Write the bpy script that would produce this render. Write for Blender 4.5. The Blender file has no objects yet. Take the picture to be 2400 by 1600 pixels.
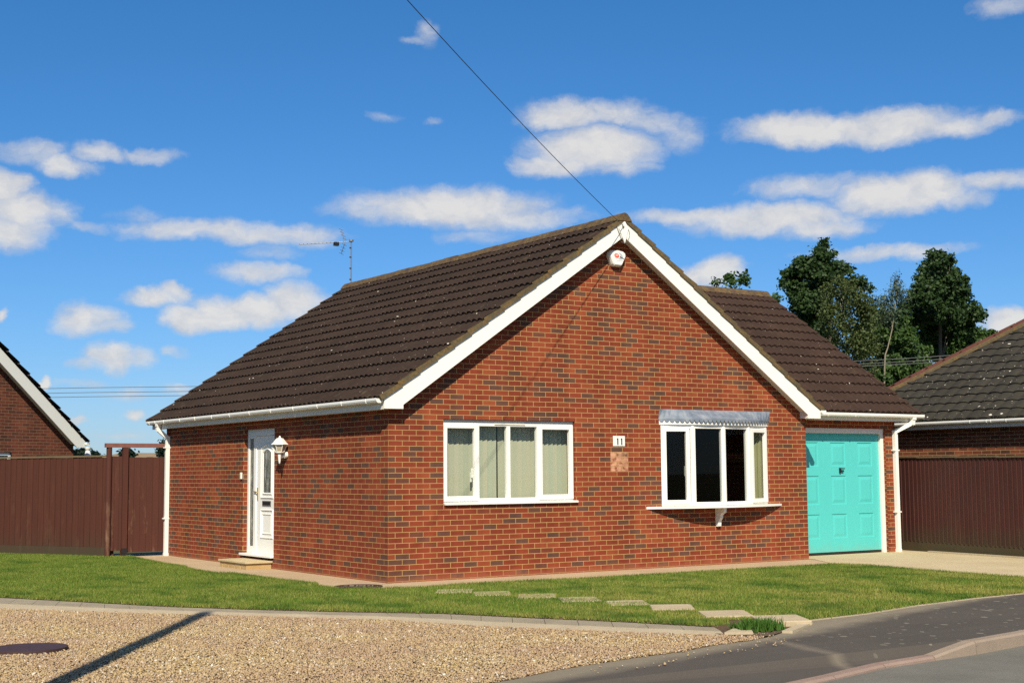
import bpy, math, random
import numpy as np
from mathutils import Vector, Matrix
from mathutils.geometry import tessellate_polygon
random.seed(7); rng = np.random.default_rng(11)
S = bpy.context.scene
COL = S.collection
R = math.radians

# ------------------------------------------------------------------ camera (solved from the brick courses of the two walls)
CAM = np.array([-9.3467, -16.9618, 1.4705]); YAW, PIT, ROL, FPX = .5935, .0957, -.0073, 3232.3
def _basis():
    f = np.array([math.sin(YAW)*math.cos(PIT), math.cos(YAW)*math.cos(PIT), math.sin(PIT)])
    r = np.array([math.cos(YAW), -math.sin(YAW), 0]); u = np.cross(r, f)
    c, s = math.cos(ROL), math.sin(ROL)
    return c*r+s*u, -s*r+c*u, f
BR, BU, BF = _basis()
def ray(u, v): return (u-1200)/FPX*BR-(v-800)/FPX*BU+BF
def onX(u, v, x): d = ray(u, v); return CAM+(x-CAM[0])/d[0]*d
def onY(u, v, y): d = ray(u, v); return CAM+(y-CAM[1])/d[1]*d
def onZ(u, v, z): d = ray(u, v); return CAM+(z-CAM[2])/d[2]*d
def atd(u, v, d): return CAM+ray(u, v)*d
cd = bpy.data.cameras.new('camera'); cam = bpy.data.objects.new('camera', cd); COL.objects.link(cam)
cd.sensor_width = 36; cd.lens = FPX/2400*36; cd.clip_end = 6000; cd.clip_start = .1
M = Matrix([[BR[i], BU[i], -BF[i], CAM[i]] for i in range(3)]+[[0, 0, 0, 1]])
cam.matrix_world = M; S.camera = cam

# ------------------------------------------------------------------ materials
class NT:
    def __init__(s, tree): s.t = tree
    def n(s, typ, **kw):
        nd = s.t.nodes.new('ShaderNode'+typ)
        for k, v in kw.items():
            if hasattr(nd, k) and k not in ('inputs',): setattr(nd, k, v)
        return nd
    def put(s, sock, v):
        if v is None: return
        if isinstance(v, bpy.types.NodeSocket): s.t.links.new(v, sock)
        elif isinstance(v, (tuple, list)) and sock.type == 'RGBA' and len(v) == 3: sock.default_value = (*v, 1)
        else: sock.default_value = v
    def math(s, op, a, b=None, c=None, clamp=False):
        nd = s.n('Math', operation=op, use_clamp=clamp)
        for i, v in enumerate((a, b, c)): s.put(nd.inputs[i], v)
        return nd.outputs[0]
    def vm(s, op, a, b=None, c=None):
        nd = s.n('VectorMath', operation=op)
        for i, v in enumerate((a, b, c)): s.put(nd.inputs[i], v)
        return nd.outputs[1] if op in ('DOT_PRODUCT', 'LENGTH', 'DISTANCE') else nd.outputs[0]
    def mix(s, f, a, b, typ='MIX'):
        nd = s.n('Mix', data_type='RGBA', blend_type=typ)
        s.put(nd.inputs[0], f); s.put(nd.inputs[6], a); s.put(nd.inputs[7], b)
        return nd.outputs[2]
    def ramp(s, f, stops, interp='LINEAR'):
        nd = s.n('ValToRGB'); cr = nd.color_ramp; cr.interpolation = interp
        while len(cr.elements) < len(stops): cr.elements.new(.5)
        for e, (p, c) in zip(cr.elements, stops):
            e.position = p; e.color = (c, c, c, 1) if isinstance(c, (int, float)) else (*c, 1)
        s.put(nd.inputs[0], f); return nd.outputs[0]
    def noise(s, vec, scale, detail=3, rough=.55, out=0, dim='3D'):
        nd = s.n('TexNoise', noise_dimensions=dim); s.put(nd.inputs['Vector'], vec)
        nd.inputs['Scale'].default_value = scale; nd.inputs['Detail'].default_value = detail; nd.inputs['Roughness'].default_value = rough
        return nd.outputs[out]
    def mapr(s, v, a, b, c=0, d=1):
        nd = s.n('MapRange'); s.put(nd.inputs[0], v)
        for i, x in enumerate((a, b, c, d)): s.put(nd.inputs[i+1], x)
        return nd.outputs[0]
    def scalev(s, vec, xyz): return s.vm('MULTIPLY', vec, xyz)
MATS = {}
def material(name, build, rough=.8, spec=.3):
    m = bpy.data.materials.new(name); m.use_nodes = True
    t = NT(m.node_tree); bs = m.node_tree.nodes['Principled BSDF']
    bs.inputs['Roughness'].default_value = rough; bs.inputs['Specular IOR Level'].default_value = spec
    geo = t.n('NewGeometry'); tc = t.n('TexCoord')
    r = build(t, geo.outputs['Position'], tc, geo) or {}
    for k, v in r.items():
        if k == 'bump':
            b = t.n('Bump'); b.inputs['Distance'].default_value = v[1]; b.inputs['Strength'].default_value = v[2] if len(v) > 2 else 1
            t.put(b.inputs['Height'], v[0]); t.put(bs.inputs['Normal'], b.outputs[0])
        else: t.put(bs.inputs[k], v)
    MATS[name] = m; return m
def plain(name, col, rough=.6, spec=.4, var=.12, scale=6, metal=0):
    def b(t, P, tc, geo):
        f = t.noise(P, scale, 4)
        c = t.mix(f, tuple(x*(1-var) for x in col), tuple(min(1, x*(1+var)) for x in col))
        return {'Base Color': c, 'Metallic': metal}
    return material(name, b, rough, spec)

def brick(name, off=(0, 0), reds=None, mortar=(.46, .275, .105), dark=.90, patch=None):
    def b(t, P, tc, geo):
        uv = t.vm('ADD', tc.outputs['UV'], (off[0], off[1], 0))
        wob = t.noise(uv, 2.2, 2, out=1)
        uvw = t.vm('ADD', uv, t.scalev(t.vm('SUBTRACT', wob, (.5, .5, .5)), (.006, .006, 0)))
        def bt(msize, smooth=.1):
            n = t.n('TexBrick', offset=.5, offset_frequency=2, squash=1)
            t.put(n.inputs['Vector'], uvw); n.inputs['Scale'].default_value = 1
            n.inputs['Color1'].default_value = (0, 0, 0, 1); n.inputs['Color2'].default_value = (1, 1, 1, 1)
            n.inputs['Mortar'].default_value = (.5, .5, .5, 1)
            n.inputs['Mortar Size'].default_value = msize; n.inputs['Mortar Smooth'].default_value = smooth
            n.inputs['Brick Width'].default_value = .225; n.inputs['Row Height'].default_value = .075
            return n
        n1 = bt(.0047); rnd = n1.outputs['Color']
        big = t.noise(uv, .9, 3)
        fine = t.noise(t.scalev(uv, (1, 1.6, 1)), 26, 4)
        rv = t.math('ADD', t.n('SeparateColor').outputs[0], 0)
        sep = t.n('SeparateColor'); t.put(sep.inputs[0], rnd); rv = sep.outputs[0]
        rv2 = t.math('ADD', t.math('ADD', rv, t.math('MULTIPLY', t.math('SUBTRACT', big, .5), .45)), t.math('MULTIPLY', t.math('SUBTRACT', fine, .5), .16))
        st = reds or [(.0, (.115, .056, .038)), (.13, (.140, .062, .040)), (.20, (.170, .050, .027)), (.27, (.228, .043, .018)),
                      (.55, (.250, .045, .0185)), (.8, (.272, .052, .020)), (1., (.325, .075, .027))]
        c = t.ramp(rv2, [(p, tuple(x*dark for x in cc)) for p, cc in st])
        c = t.mix(t.mapr(fine, .35, .75, 0, .38), c, t.mix(.6, c, (.10, .035, .02)))
        if patch:
            sx = t.n('SeparateXYZ'); t.put(sx.inputs[0], uv)
            def inside(v, a, bb): return t.math('MULTIPLY', t.math('GREATER_THAN', v, a), t.math('LESS_THAN', v, bb))
            mk = t.math('MULTIPLY', inside(sx.outputs[0], patch[0], patch[1]), inside(sx.outputs[1], patch[2], patch[3]))
            mk = t.math('MULTIPLY', mk, t.mapr(t.noise(uv, 14, 3), .34, .56, .1, .9))
            c = t.mix(mk, c, (.64, .33, .19))
        mc = t.mix(t.noise(uv, 9, 3), tuple(x*.75 for x in mortar), tuple(min(1, x*1.2) for x in mortar))
        # dirt line near the ground and faint salt bloom
        sz = t.n('SeparateXYZ'); t.put(sz.inputs[0], P)
        low = t.mapr(t.math('ADD', sz.outputs[2], t.math('MULTIPLY', t.noise(P, 5, 3), .22)), .12, .2, 1, 0)
        mf = n1.outputs['Fac']
        strk = t.mapr(t.noise(t.scalev(P, (1.7, 1.7, .22)), 1.5, 5, .6), .38, .68, .80, 1.14)
        c = t.vm('MULTIPLY', c, t.n('CombineXYZ').outputs[0]) if False else t.mix(1.0, c, strk, 'MULTIPLY')
        c = t.mix(mf, c, mc)
        c = t.mix(t.math('MULTIPLY', low, .45), c, (.30, .10, .05))
        bump = t.math('ADD', t.math('MULTIPLY', t.math('SUBTRACT', 1, mf), 1), t.math('MULTIPLY', fine, .3))
        return {'Base Color': c, 'bump': (bump, .006, .8)}
    return material(name, b, .9, .2)

def tile_mat(name, col, moss=.0, lichen=.5, red=(.12, .05, .03), loc=None):
    def b(t, P, tc, geo):
        n1 = t.noise(P, 1.6, 4); n2 = t.noise(P, 40, 3); n3 = t.noise(P, 9, 4)
        c = t.mix(n1, tuple(x*.8 for x in col), tuple(x*1.25 for x in col))
        c = t.mix(t.mapr(n3, .45, .8, 0, .7), c, red)
        c = t.mix(t.mapr(t.noise(t.scalev(P, (.9, .9, .5)), 1.2, 5, .65), .42, .62, 0, .45), c, tuple(x*.55 for x in col))
        c = t.mix(t.mapr(t.noise(P, 4.5, 5, .7), .60, .72, 0, .6), c, (.085, .070, .035))
        c = t.mix(t.mapr(n2, .4, .75, 0, .5), c, tuple(x*.5 for x in col))
        v = t.n('TexVoronoi', feature='F1'); t.put(v.inputs['Vector'], t.vm('ADD', P, t.scalev(t.noise(P, 14, 2, out=1), (.06, .06, .06)))); v.inputs['Scale'].default_value = 7.5
        sp = t.n('SeparateColor'); t.put(sp.inputs[0], v.outputs['Color'])
        size = t.math('MULTIPLY', t.math('POWER', sp.outputs[0], 5), .25*lichen)
        spot = t.math('LESS_THAN', v.outputs['Distance'], size)
        v2 = t.n('TexVoronoi', feature='F1'); t.put(v2.inputs['Vector'], P); v2.inputs['Scale'].default_value = 22
        sp2 = t.n('SeparateColor'); t.put(sp2.inputs[0], v2.outputs['Color'])
        spot2 = t.math('LESS_THAN', v2.outputs['Distance'], t.math('MULTIPLY', t.math('POWER', sp2.outputs[1], 7), .30*lichen))
        c = t.mix(t.math('MAXIMUM', spot, t.math('MULTIPLY', spot2, .8)), c, t.mix(sp.outputs[2], (.52, .46, .38), (.62, .58, .46)))
        if moss:
            ms = t.mapr(t.noise(P, 7, 4, .65), .36, .62, 0, 1)
            mcol = t.ramp(t.noise(P, 22, 3), [(.3, (.055, .050, .030)), (.45, (.11, .085, .035)), (.56, (.20, .105, .03)), (.66, (.13, .11, .045)), (.75, (.27, .24, .15))])
            c = t.mix(t.math('MULTIPLY', ms, moss), c, mcol)
        return {'Base Color': c, 'bump': (t.math('ADD', n2, n3), .006, .6)}
    return material(name, b, .9, .2)

def stained_wood(name, col, worn=(.20, .115, .06), wornness=.35, green=.0, pitch=0):
    def b(t, P, tc, geo):
        Q = t.scalev(P, (14, 14, 1.1)); g = t.noise(Q, 1, 5, .65)
        c = t.mix(g, tuple(x*.72 for x in col), tuple(x*1.3 for x in col))
        sz = t.n('SeparateXYZ'); t.put(sz.inputs[0], P)
        lowm = t.mapr(sz.outputs[2], 0, 1.5, 1, .15)
        w = t.mapr(t.noise(t.scalev(P, (5, 5, 1.1)), 1.2, 6, .7), .55, .74, 0, 1)
        c = t.mix(t.math('MULTIPLY', t.math('MULTIPLY', w, lowm), wornness), c, worn)
        if green: c = t.mix(t.math('MULTIPLY', t.mapr(t.math('ADD', sz.outputs[2], t.math('MULTIPLY', t.noise(Q, .7, 4), .5)), .25, .75, 1, 0), green), c, (.05, .045, .022))
        rp = geo.outputs['Random Per Island']
        c = t.mix(t.mapr(rp, 0, 1, 0, .22), c, tuple(x*.55 for x in col))
        return {'Base Color': c, 'bump': (g, .004, .6)}
    return material(name, b, .8, .25)

def leaf_mat(name, a, bcol, trans=.25):
    m = bpy.data.materials.new(name); m.use_nodes = True; t = NT(m.node_tree); nt = m.node_tree
    bs = nt.nodes['Principled BSDF']; geo = t.n('NewGeometry')
    c = t.mix(geo.outputs['Random Per Island'], a, bcol)
    c = t.mix(t.mapr(t.noise(geo.outputs['Position'], .9, 3), .35, .7, 0, .6), c, tuple(x*.6 for x in a))
    t.put(bs.inputs['Base Color'], c); bs.inputs['Roughness'].default_value = .55; bs.inputs['Specular IOR Level'].default_value = .25
    tr = t.n('BsdfTranslucent'); t.put(tr.inputs[0], c); mx = t.n('MixShader'); mx.inputs[0].default_value = trans
    nt.links.new(bs.outputs[0], mx.inputs[1]); nt.links.new(tr.outputs[0], mx.inputs[2])
    nt.links.new(mx.outputs[0], nt.nodes['Material Output'].inputs[0]); MATS[name] = m; return m

def glass_mat(name, tint=(.93, .96, .94), ior=1.45, rough=0.0, bump=0):
    m = bpy.data.materials.new(name); m.use_nodes = True; t = NT(m.node_tree); nt = m.node_tree
    nt.nodes.remove(nt.nodes['Principled BSDF'])
    tr = t.n('BsdfTransparent'); t.put(tr.inputs[0], (*tint, 1)); gl = t.n('BsdfGlossy'); gl.inputs['Roughness'].default_value = rough
    fr = t.n('Fresnel'); bf = t.n('NewGeometry').outputs['Backfacing']; t.put(fr.inputs[0], t.math('ADD', t.math('MULTIPLY', bf, 1/ior-ior), ior))
    if bump:
        P = t.n('NewGeometry').outputs['Position']; bp = t.n('Bump'); bp.inputs['Distance'].default_value = bump
        t.put(bp.inputs['Height'], t.noise(t.scalev(P, (30, 30, 7)), 1, 4)); nt.links.new(bp.outputs[0], gl.inputs['Normal']); nt.links.new(bp.outputs[0], fr.inputs['Normal'])
    mx = t.n('MixShader'); nt.links.new(fr.outputs[0], mx.inputs[0]); nt.links.new(tr.outputs[0], mx.inputs[1]); nt.links.new(gl.outputs[0], mx.inputs[2])
    nt.links.new(mx.outputs[0], nt.nodes['Material Output'].inputs[0]); MATS[name] = m; return m

BRK_FRONT = brick('brick_front', (0, -.073+.075), patch=(3.925, 4.275, 1.5, 1.805))
BRK_SIDE = brick('brick_side', (.1125, -.073+.075))
BRK_GAR = brick('brick_garage', (.03, .002))
BRK_OLD = brick('brick_neighbour', (0, 0), reds=[(0, (.09, .038, .024)), (.3, (.145, .042, .022)), (.7, (.18, .048, .024)), (1, (.22, .065, .032))], mortar=(.24, .15, .09))
BRK_OLD2 = brick('brick_neighbour_right', (0, 0), reds=[(0, (.08, .036, .022)), (.3, (.15, .045, .02)), (.7, (.20, .055, .024)), (1, (.25, .08, .035))], mortar=(.42, .28, .14))
WHITE = plain('white_plastic', (.82, .80, .71), .35, .5, .03)
WHITE_OLD = plain('white_plastic_weathered', (.76, .70, .58), .5, .4, .10, 3)
BOARD = plain('white_board', (.82, .795, .69), .45, .4, .04, 2)
CREAM = plain('cream_plastic', (.78, .74, .60), .4, .4, .05)
TILE = tile_mat('roof_tile', (.036, .0225, .0150), 0, .5, (.056, .030, .0185))
TILE_G = tile_mat('roof_tile_garage', (.047, .0265, .0175), 0, .5, (.070, .034, .021))
TILE_N = tile_mat('roof_tile_grey', (.046, .040, .029), .0, .85, (.04, .036, .026))
TILE_D = tile_mat('roof_tile_dark', (.050, .036, .034), 0, .2, (.06, .04, .035))
RIDGE = tile_mat('ridge_tile', (.075, .052, .036), .85, .35)
RIDGE_R = tile_mat('ridge_tile_red', (.105, .036, .027), .12, .45, (.12, .042, .03))
VERGE = tile_mat('verge_mortar', (.10, .08, .045), .75, .2)
FENCE = stained_wood('fence_stain', (.078, .0245, .0135), wornness=.45, green=.4)
GATE = stained_wood('gate_stain', (.078, .0255, .0155), (.27, .16, .09), 1.0)
RAIL = stained_wood('rail_wood', (.20, .085, .065), (.28, .18, .12), .4)
FENCE_R = stained_wood('fence_stain_dark', (.074, .024, .018), (.15, .10, .055), .5, green=.8)
CAP = stained_wood('weathered_cap', (.14, .105, .055), (.2, .17, .1), .5)
BLACK = plain('black_metal', (.015, .014, .014), .45, .5)
GREYM = plain('grey_metal', (.28, .27, .25), .4, .5, .15, 8, .6)
BRASS = plain('brass', (.55, .40, .17), .35, .5, .1, 8, .7)
def _turq(t, P, tc, geo):
    sz = t.n('SeparateXYZ'); t.put(sz.inputs[0], P); n = t.noise(t.scalev(P, (2.5, 2.5, .6)), 1.4, 5, .6)
    c = t.mix(n, (.082, .495, .458), (.092, .525, .488)); low = t.mapr(t.math('ADD', sz.outputs[2], t.math('MULTIPLY', t.noise(P, 6, 5, .65), .5)), .22, .45, .38, 0)
    c = t.mix(low, c, (.20, .33, .25)); return {'Base Color': c, 'bump': (t.noise(P, 3, 3), .004, .3)}
TURQ = material('turquoise_paint', _turq, .33, .5)
LEAD = None
def _lead(t, P, tc, geo):
    n = t.noise(P, 7, 5, .6); n2 = t.noise(t.scalev(P, (5, 5, 14)), 1.4, 4)
    return {'Base Color': t.ramp(n, [(.3, (.11, .135, .17)), (.5, (.17, .20, .235)), (.68, (.26, .28, .30)), (.8, (.42, .42, .40))]), 'bump': (n2, .01, .5)}
LEAD = material('lead_sheet', _lead, .6, .4)
def _blind(t, P, tc, geo):
    sx = t.n('SeparateXYZ'); t.put(sx.inputs[0], P)
    w = t.n('TexWave', wave_type='BANDS', bands_direction='X'); w.inputs['Scale'].default_value = 26; t.put(w.inputs['Vector'], P)
    c = t.mix(geo.outputs['Random Per Island'], (.345, .36, .26), (.40, .375, .265))
    return {'Base Color': t.mix(t.math('MULTIPLY', w.outputs['Fac'], .10), c, (.28, .29, .20))}
BLIND = material('blind_fabric', _blind, .8, .2)
CURT = plain('curtain_cloth', (.36, .34, .17), .85, .1, .15, 3)
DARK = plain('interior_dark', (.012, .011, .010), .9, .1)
GLASS = glass_mat('window_glass'); GLASS_B = glass_mat('bay_glass', (.75, .78, .78), 1.33)
def _obs(t, P, tc, geo):
    n = t.noise(t.scalev(P, (16, 16, 4)), 1, 5, .7)
    return {'Base Color': t.ramp(n, [(.32, (.02, .024, .02)), (.48, (.10, .11, .09)), (.58, (.22, .23, .20)), (.7, (.5, .5, .46))]), 'bump': (n, .02, .8)}
OBSC = material('obscured_glass', _obs, .15, .5)
LAMPG = plain('lantern_glass', (.42, .36, .24), .2, .5, .2, 12)
def _conc(name, c0, c1, c2, sc=1.0, rough=.9):
    def b(t, P, tc, geo):
        n = t.noise(P, 1.1*sc, 5, .6); f = t.noise(P, 90*sc, 3, .7); m = t.noise(P, 9*sc, 4, .7)
        c = t.mix(t.mapr(n, .3, .7), c0, c1); c = t.mix(t.mapr(f, .5, .72, 0, .55), c, c2); c = t.mix(t.mapr(m, .55, .8, 0, .35), c, tuple(x*.6 for x in c0))
        return {'Base Color': c, 'bump': (t.math('ADD', f, m), .008, .6)}
    return material(name, b, rough, .2)
PATHM = _conc('path_concrete', (.41, .30, .18), (.49, .37, .225), (.31, .22, .14))
DRIVE = _conc('drive_concrete', (.47, .37, .215), (.54, .44, .27), (.40, .30, .17))
STONE = _conc('stepping_stone', (.41, .32, .19), (.52, .42, .27), (.30, .24, .15), 1.6)
STEPST = _conc('step_slab', (.46, .36, .19), (.55, .44, .25), (.36, .28, .15), 1.5)
EDGEG = _conc('edging_grey', (.27, .225, .155), (.36, .305, .21), (.19, .16, .115), 2)
EDGEL = _conc('edging_light', (.42, .34, .22), (.50, .41, .27), (.32, .25, .16), 2)
KERBM = _conc('kerb_concrete', (.27, .21, .155), (.33, .25, .18), (.20, .16, .12), 2)
KERBP = _conc('kerb_concrete_pink', (.27, .185, .145), (.31, .22, .17), (.22, .15, .12), 2)
ROADM = _conc('road_asphalt', (.135, .127, .105), (.18, .168, .138), (.24, .22, .175), 1.4)
SOIL = _conc('soil', (.10, .066, .040), (.14, .095, .058), (.06, .04, .026), 3)
GROUND = _conc('far_ground', (.07, .08, .03), (.10, .10, .045), (.05, .06, .02), .4)
def _pave(t, P, tc, geo):
    n = t.noise(P, .8, 5, .6); f = t.noise(P, 120, 3, .7)
    c = t.mix(n, (.066, .056, .047), (.098, .084, .069)); c = t.mix(t.mapr(f, .52, .75, 0, .6), c, (.15, .135, .115))
    sx = t.n('SeparateXYZ'); t.put(sx.inputs[0], P)
    # lichen blotches on the footway, dusty wheel edge beside the gravel
    v = t.n('TexVoronoi', feature='F1'); t.put(v.inputs['Vector'], P); v.inputs['Scale'].default_value = 9
    sp = t.n('SeparateColor'); t.put(sp.inputs[0], v.outputs['Color'])
    li = t.math('LESS_THAN', t.math('ADD', v.outputs['Distance'], t.math('MULTIPLY', t.math('SUBTRACT', t.noise(P, 30, 3), .5), .25)), t.math('MULTIPLY', t.math('POWER', sp.outputs[0], 1.6), .36))
    li = t.math('MULTIPLY', li, t.mapr(t.math('ADD', sx.outputs[0], t.math('MULTIPLY', t.noise(P, 1.3, 2), .8)), .1, 1.0, 0, .7))
    c = t.mix(li, c, (.23, .21, .155))
    dv = t.math('ABSOLUTE', t.math('ADD', t.math('SUBTRACT', sx.outputs[0], t.math('MULTIPLY', t.math('ADD', sx.outputs[1], 7.5), .19)), t.math('ADD', .18, t.math('MULTIPLY', t.math('SUBTRACT', t.noise(P, 2, 3), .5), .12))))
    c = t.mix(t.mapr(dv, 0, .13, .38, 0), c, (.28, .23, .16))
    ge = t.math('SUBTRACT', sx.outputs[1], t.math('MULTIPLY', sx.outputs[0], .262)); ge = t.math('ADD', ge, 7.48)
    c = t.mix(t.mapr(t.math('ADD', ge, t.math('MULTIPLY', t.noise(P, 3, 4), .25)), -.12, .12, 0, .6), c, (.30, .25, .17))
    return {'Base Color': c, 'bump': (f, .006, .6)}
PAVE = material('footway_asphalt', _pave, .95, .15)
def _gravbed(t, P, tc, geo):
    n = t.noise(P, 1.2, 4); v = t.n('TexVoronoi'); t.put(v.inputs['Vector'], P); v.inputs['Scale'].default_value = 45
    c = t.mix(n, (.30, .20, .11), (.36, .26, .15)); c = t.mix(t.mapr(v.outputs['Distance'], .2, .6), c, (.15, .10, .06))
    return {'Base Color': c, 'bump': (v.outputs['Distance'], .01, .8)}
GRBED = material('gravel_bed', _gravbed)
def _peb(t, P, tc, geo):
    c = t.ramp(geo.outputs['Random Per Island'], [(0, (.20, .138, .080)), (.18, (.40, .270, .115)), (.38, (.50, .370, .165)), (.58, (.36, .255, .145)), (.78, (.53, .41, .22)), (.90, (.25, .185, .125)), (.97, (.60, .52, .40)), (1, (.75, .68, .55))])
    c = t.mix(t.mapr(t.noise(P, .9, 5, .65), .38, .62, 0, .5), c, (.34, .215, .145))
    return {'Base Color': c}
PEB = material('pebbles', _peb, .75, .3)
def _lawnbase(t, P, tc, geo):
    n = t.noise(P, 3, 4); return {'Base Color': t.mix(n, (.04, .06, .012), (.08, .09, .02))}
LAWN = material('lawn_base', _lawnbase)
def _blade(t, P, tc, geo):
    rp = geo.outputs['Random Per Island']
    g = t.ramp(rp, [(0, (.064, .122, .011)), (.5, (.103, .165, .016)), (.85, (.155, .198, .026)), (1, (.29, .25, .07))])
    sx = t.n('SeparateXYZ'); t.put(sx.inputs[0], P)
    dry = t.mapr(t.noise(t.scalev(P, (1, .6, 0)), 1.1, 4, .6), .42, .60, 0, 1)
    dry = t.math('MULTIPLY', dry, t.mapr(sx.outputs[1], -6.6, 2.5, .62, .15))
    g = t.mix(dry, g, t.ramp(rp, [(0, (.18, .180, .026)), (.6, (.29, .255, .050)), (1, (.44, .36, .14))]))
    lush = t.mapr(t.noise(t.scalev(P, (1, .7, 0)), 1.5, 5, .65), .50, .64, 0, .8)
    g = t.mix(lush, g, (.036, .088, .009))
    return {'Base Color': g}
BLADE = material('grass_blade', _blade, .6, .2)
WEED = leaf_mat('weed_leaf', (.05, .13, .015), (.10, .19, .03))
IRON = plain('rusty_iron', (.055, .028, .024), .6, .4, .35, 25)
BARK = plain('bark', (.10, .08, .06), .9, .1, .3, 8)
BIRCH = plain('birch_bark', (.24, .205, .145), .8, .2, .3, 6)
LEAF_A = leaf_mat('leaf_dark', (.022, .052, .014), (.062, .105, .026))
LEAF_B = leaf_mat('leaf_birch', (.055, .080, .022), (.10, .125, .034))
LEAF_C = leaf_mat('leaf_birch_pale', (.075, .115, .065), (.115, .15, .085))
LEAF_D = leaf_mat('leaf_mid', (.036, .078, .018), (.085, .145, .032))
LEAF_F = leaf_mat('leaf_far', (.012, .028, .018), (.025, .045, .025))
RED = plain('red_print', (.72, .075, .035), .4, .4, .05); GREYP = plain('grey_print', (.42, .45, .46), .4, .4, .05); NAVY = plain('navy_print', (.012, .014, .06), .4, .4, .05)
LGREY = plain('light_grey_print', (.62, .62, .58), .4, .4, .05)
FARR = plain('far_roof', (.26, .19, .115), .9, .1, .2, .6); FARW = plain('far_wall', (.35, .2, .12), .9, .1, .2, .6)
WIRE = plain('wire', (.13, .13, .125), .7, .2)
POLEW = plain('pole_wood', (.12, .085, .055), .9, .1, .3, 6)
STEPB = _conc('step_block', (.42, .27, .11), (.52, .37, .17), (.30, .22, .11), 3)

# ------------------------------------------------------------------ mesh building
ORG = {}
class MB:
    def __init__(s): s.v = []; s.f = []; s.uv = []; s.sm = []
    def add(s, pts, faces, uvs=None, smooth=False):
        o = len(s.v); s.v += [tuple(map(float, p)) for p in pts]
        for i, f in enumerate(faces):
            s.f.append(tuple(o+k for k in f)); s.sm.append(smooth)
            s.uv.append([tuple(uvs[k]) for k in f] if uvs else [(0, 0)]*len(f))
        return s
    def quad(s, a, b, c, d, uvs=None): return s.add([a, b, c, d], [(0, 1, 2, 3)], uvs)
    def box(s, x0, x1, y0, y1, z0, z1, X=None):
        p = [(x, y, z) for x in (x0, x1) for y in (y0, y1) for z in (z0, z1)]
        if X: p = [X(*q) for q in p]
        return s.add(p, [(0, 1, 3, 2), (4, 6, 7, 5), (0, 4, 5, 1), (2, 3, 7, 6), (0, 2, 6, 4), (1, 5, 7, 3)])
    def prism(s, poly, fn0, fn1, uvs=None):
        n = len(poly); a = [fn0(*p) for p in poly]; b = [fn1(*p) for p in poly]
        tris = tessellate_polygon([[Vector((p[0], p[1], 0)) for p in poly]])
        fs = [tuple(t) for t in tris]+[tuple(n+k for k in reversed(t)) for t in tris]+[(i, (i+1) % n, n+(i+1) % n, n+i) for i in range(n)]
        return s.add(a+b, fs)
    def tube(s, pts, rad, n=8, smooth=True, cap=True):
        pts = [np.array(p, float) for p in pts]; rad = rad if isinstance(rad, (list, tuple)) else [rad]*len(pts)
        vs = []; fs = []
        for i, p in enumerate(pts):
            d = (pts[min(i+1, len(pts)-1)]-pts[max(i-1, 0)]); d /= np.linalg.norm(d)+1e-9
            a = np.cross(d, (0, 0, 1) if abs(d[2]) < .9 else (1, 0, 0)); a /= np.linalg.norm(a); b = np.cross(d, a)
            vs += [p+rad[i]*(math.cos(2*math.pi*k/n+math.pi/n)*a+math.sin(2*math.pi*k/n+math.pi/n)*b) for k in range(n)]
        for i in range(len(pts)-1):
            fs += [(i*n+k, i*n+(k+1) % n, (i+1)*n+(k+1) % n, (i+1)*n+k) for k in range(n)]
        s.add(vs, fs, smooth=smooth)
        if cap:
            s.add(vs[:n], [tuple(range(n))]); s.add(vs[-n:], [tuple(reversed(range(n)))])
        return s
    def lathe(s, prof, c, n=16, smooth=True, sq=None):
        vs = []; fs = []
        for r, z in prof: vs += [(c[0]+r*math.cos(2*math.pi*(k+.5)/n), c[1]+r*math.sin(2*math.pi*(k+.5)/n), c[2]+z) for k in range(n)]
        for i in range(len(prof)-1): fs += [(i*n+k, i*n+(k+1) % n, (i+1)*n+(k+1) % n, (i+1)*n+k) for k in range(n)]
        return s.add(vs, fs, smooth=smooth)
    def build(s, name, mat, parent=None, bevel=0):
        o = ORG.get(parent.name, (0, 0, 0)) if parent else (0, 0, 0)
        me = bpy.data.meshes.new(name)
        me.from_pydata([(v[0]-o[0], v[1]-o[1], v[2]-o[2]) for v in s.v], [], s.f)
        uvl = me.uv_layers.new(name='UVMap')
        uvl.data.foreach_set('uv', [c for f in s.uv for p in f for c in p[:2]])
        me.polygons.foreach_set('use_smooth', s.sm)
        me.materials.append(mat)
        ob = bpy.data.objects.new(name, me); COL.objects.link(ob)
        if parent: ob.parent = parent
        ORG[ob.name] = o
        if bevel:
            bm = ob.modifiers.new('bevel', 'BEVEL'); bm.width = bevel; bm.segments = 2; bm.limit_method = 'ANGLE'
        return ob
def raw_mesh(name, verts, nper, nfaces, mat, parent=None, smooth=False):
    """verts (N,3) numpy; faces = array (F,nper) numpy"""
    o = np.array(ORG.get(parent.name, (0, 0, 0)) if parent else (0, 0, 0))
    me = bpy.data.meshes.new(name); F = len(nfaces)
    me.vertices.add(len(verts)); me.vertices.foreach_set('co', (verts-o).astype(np.float32).ravel())
    me.loops.add(F*nper); me.loops.foreach_set('vertex_index', nfaces.astype(np.int32).ravel())
    me.polygons.add(F); me.polygons.foreach_set('loop_start', np.arange(0, F*nper, nper, dtype=np.int32))
    me.update(calc_edges=True); me.materials.append(mat)
    if smooth: me.polygons.foreach_set('use_smooth', np.ones(F, bool))
    ob = bpy.data.objects.new(name, me); COL.objects.link(ob)
    if parent: ob.parent = parent
    ORG[ob.name] = tuple(o); return ob
def tag(o, label, cat, group=None):
    o['label'] = label; o['category'] = cat
    if group: o['group'] = group
    return o
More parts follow.
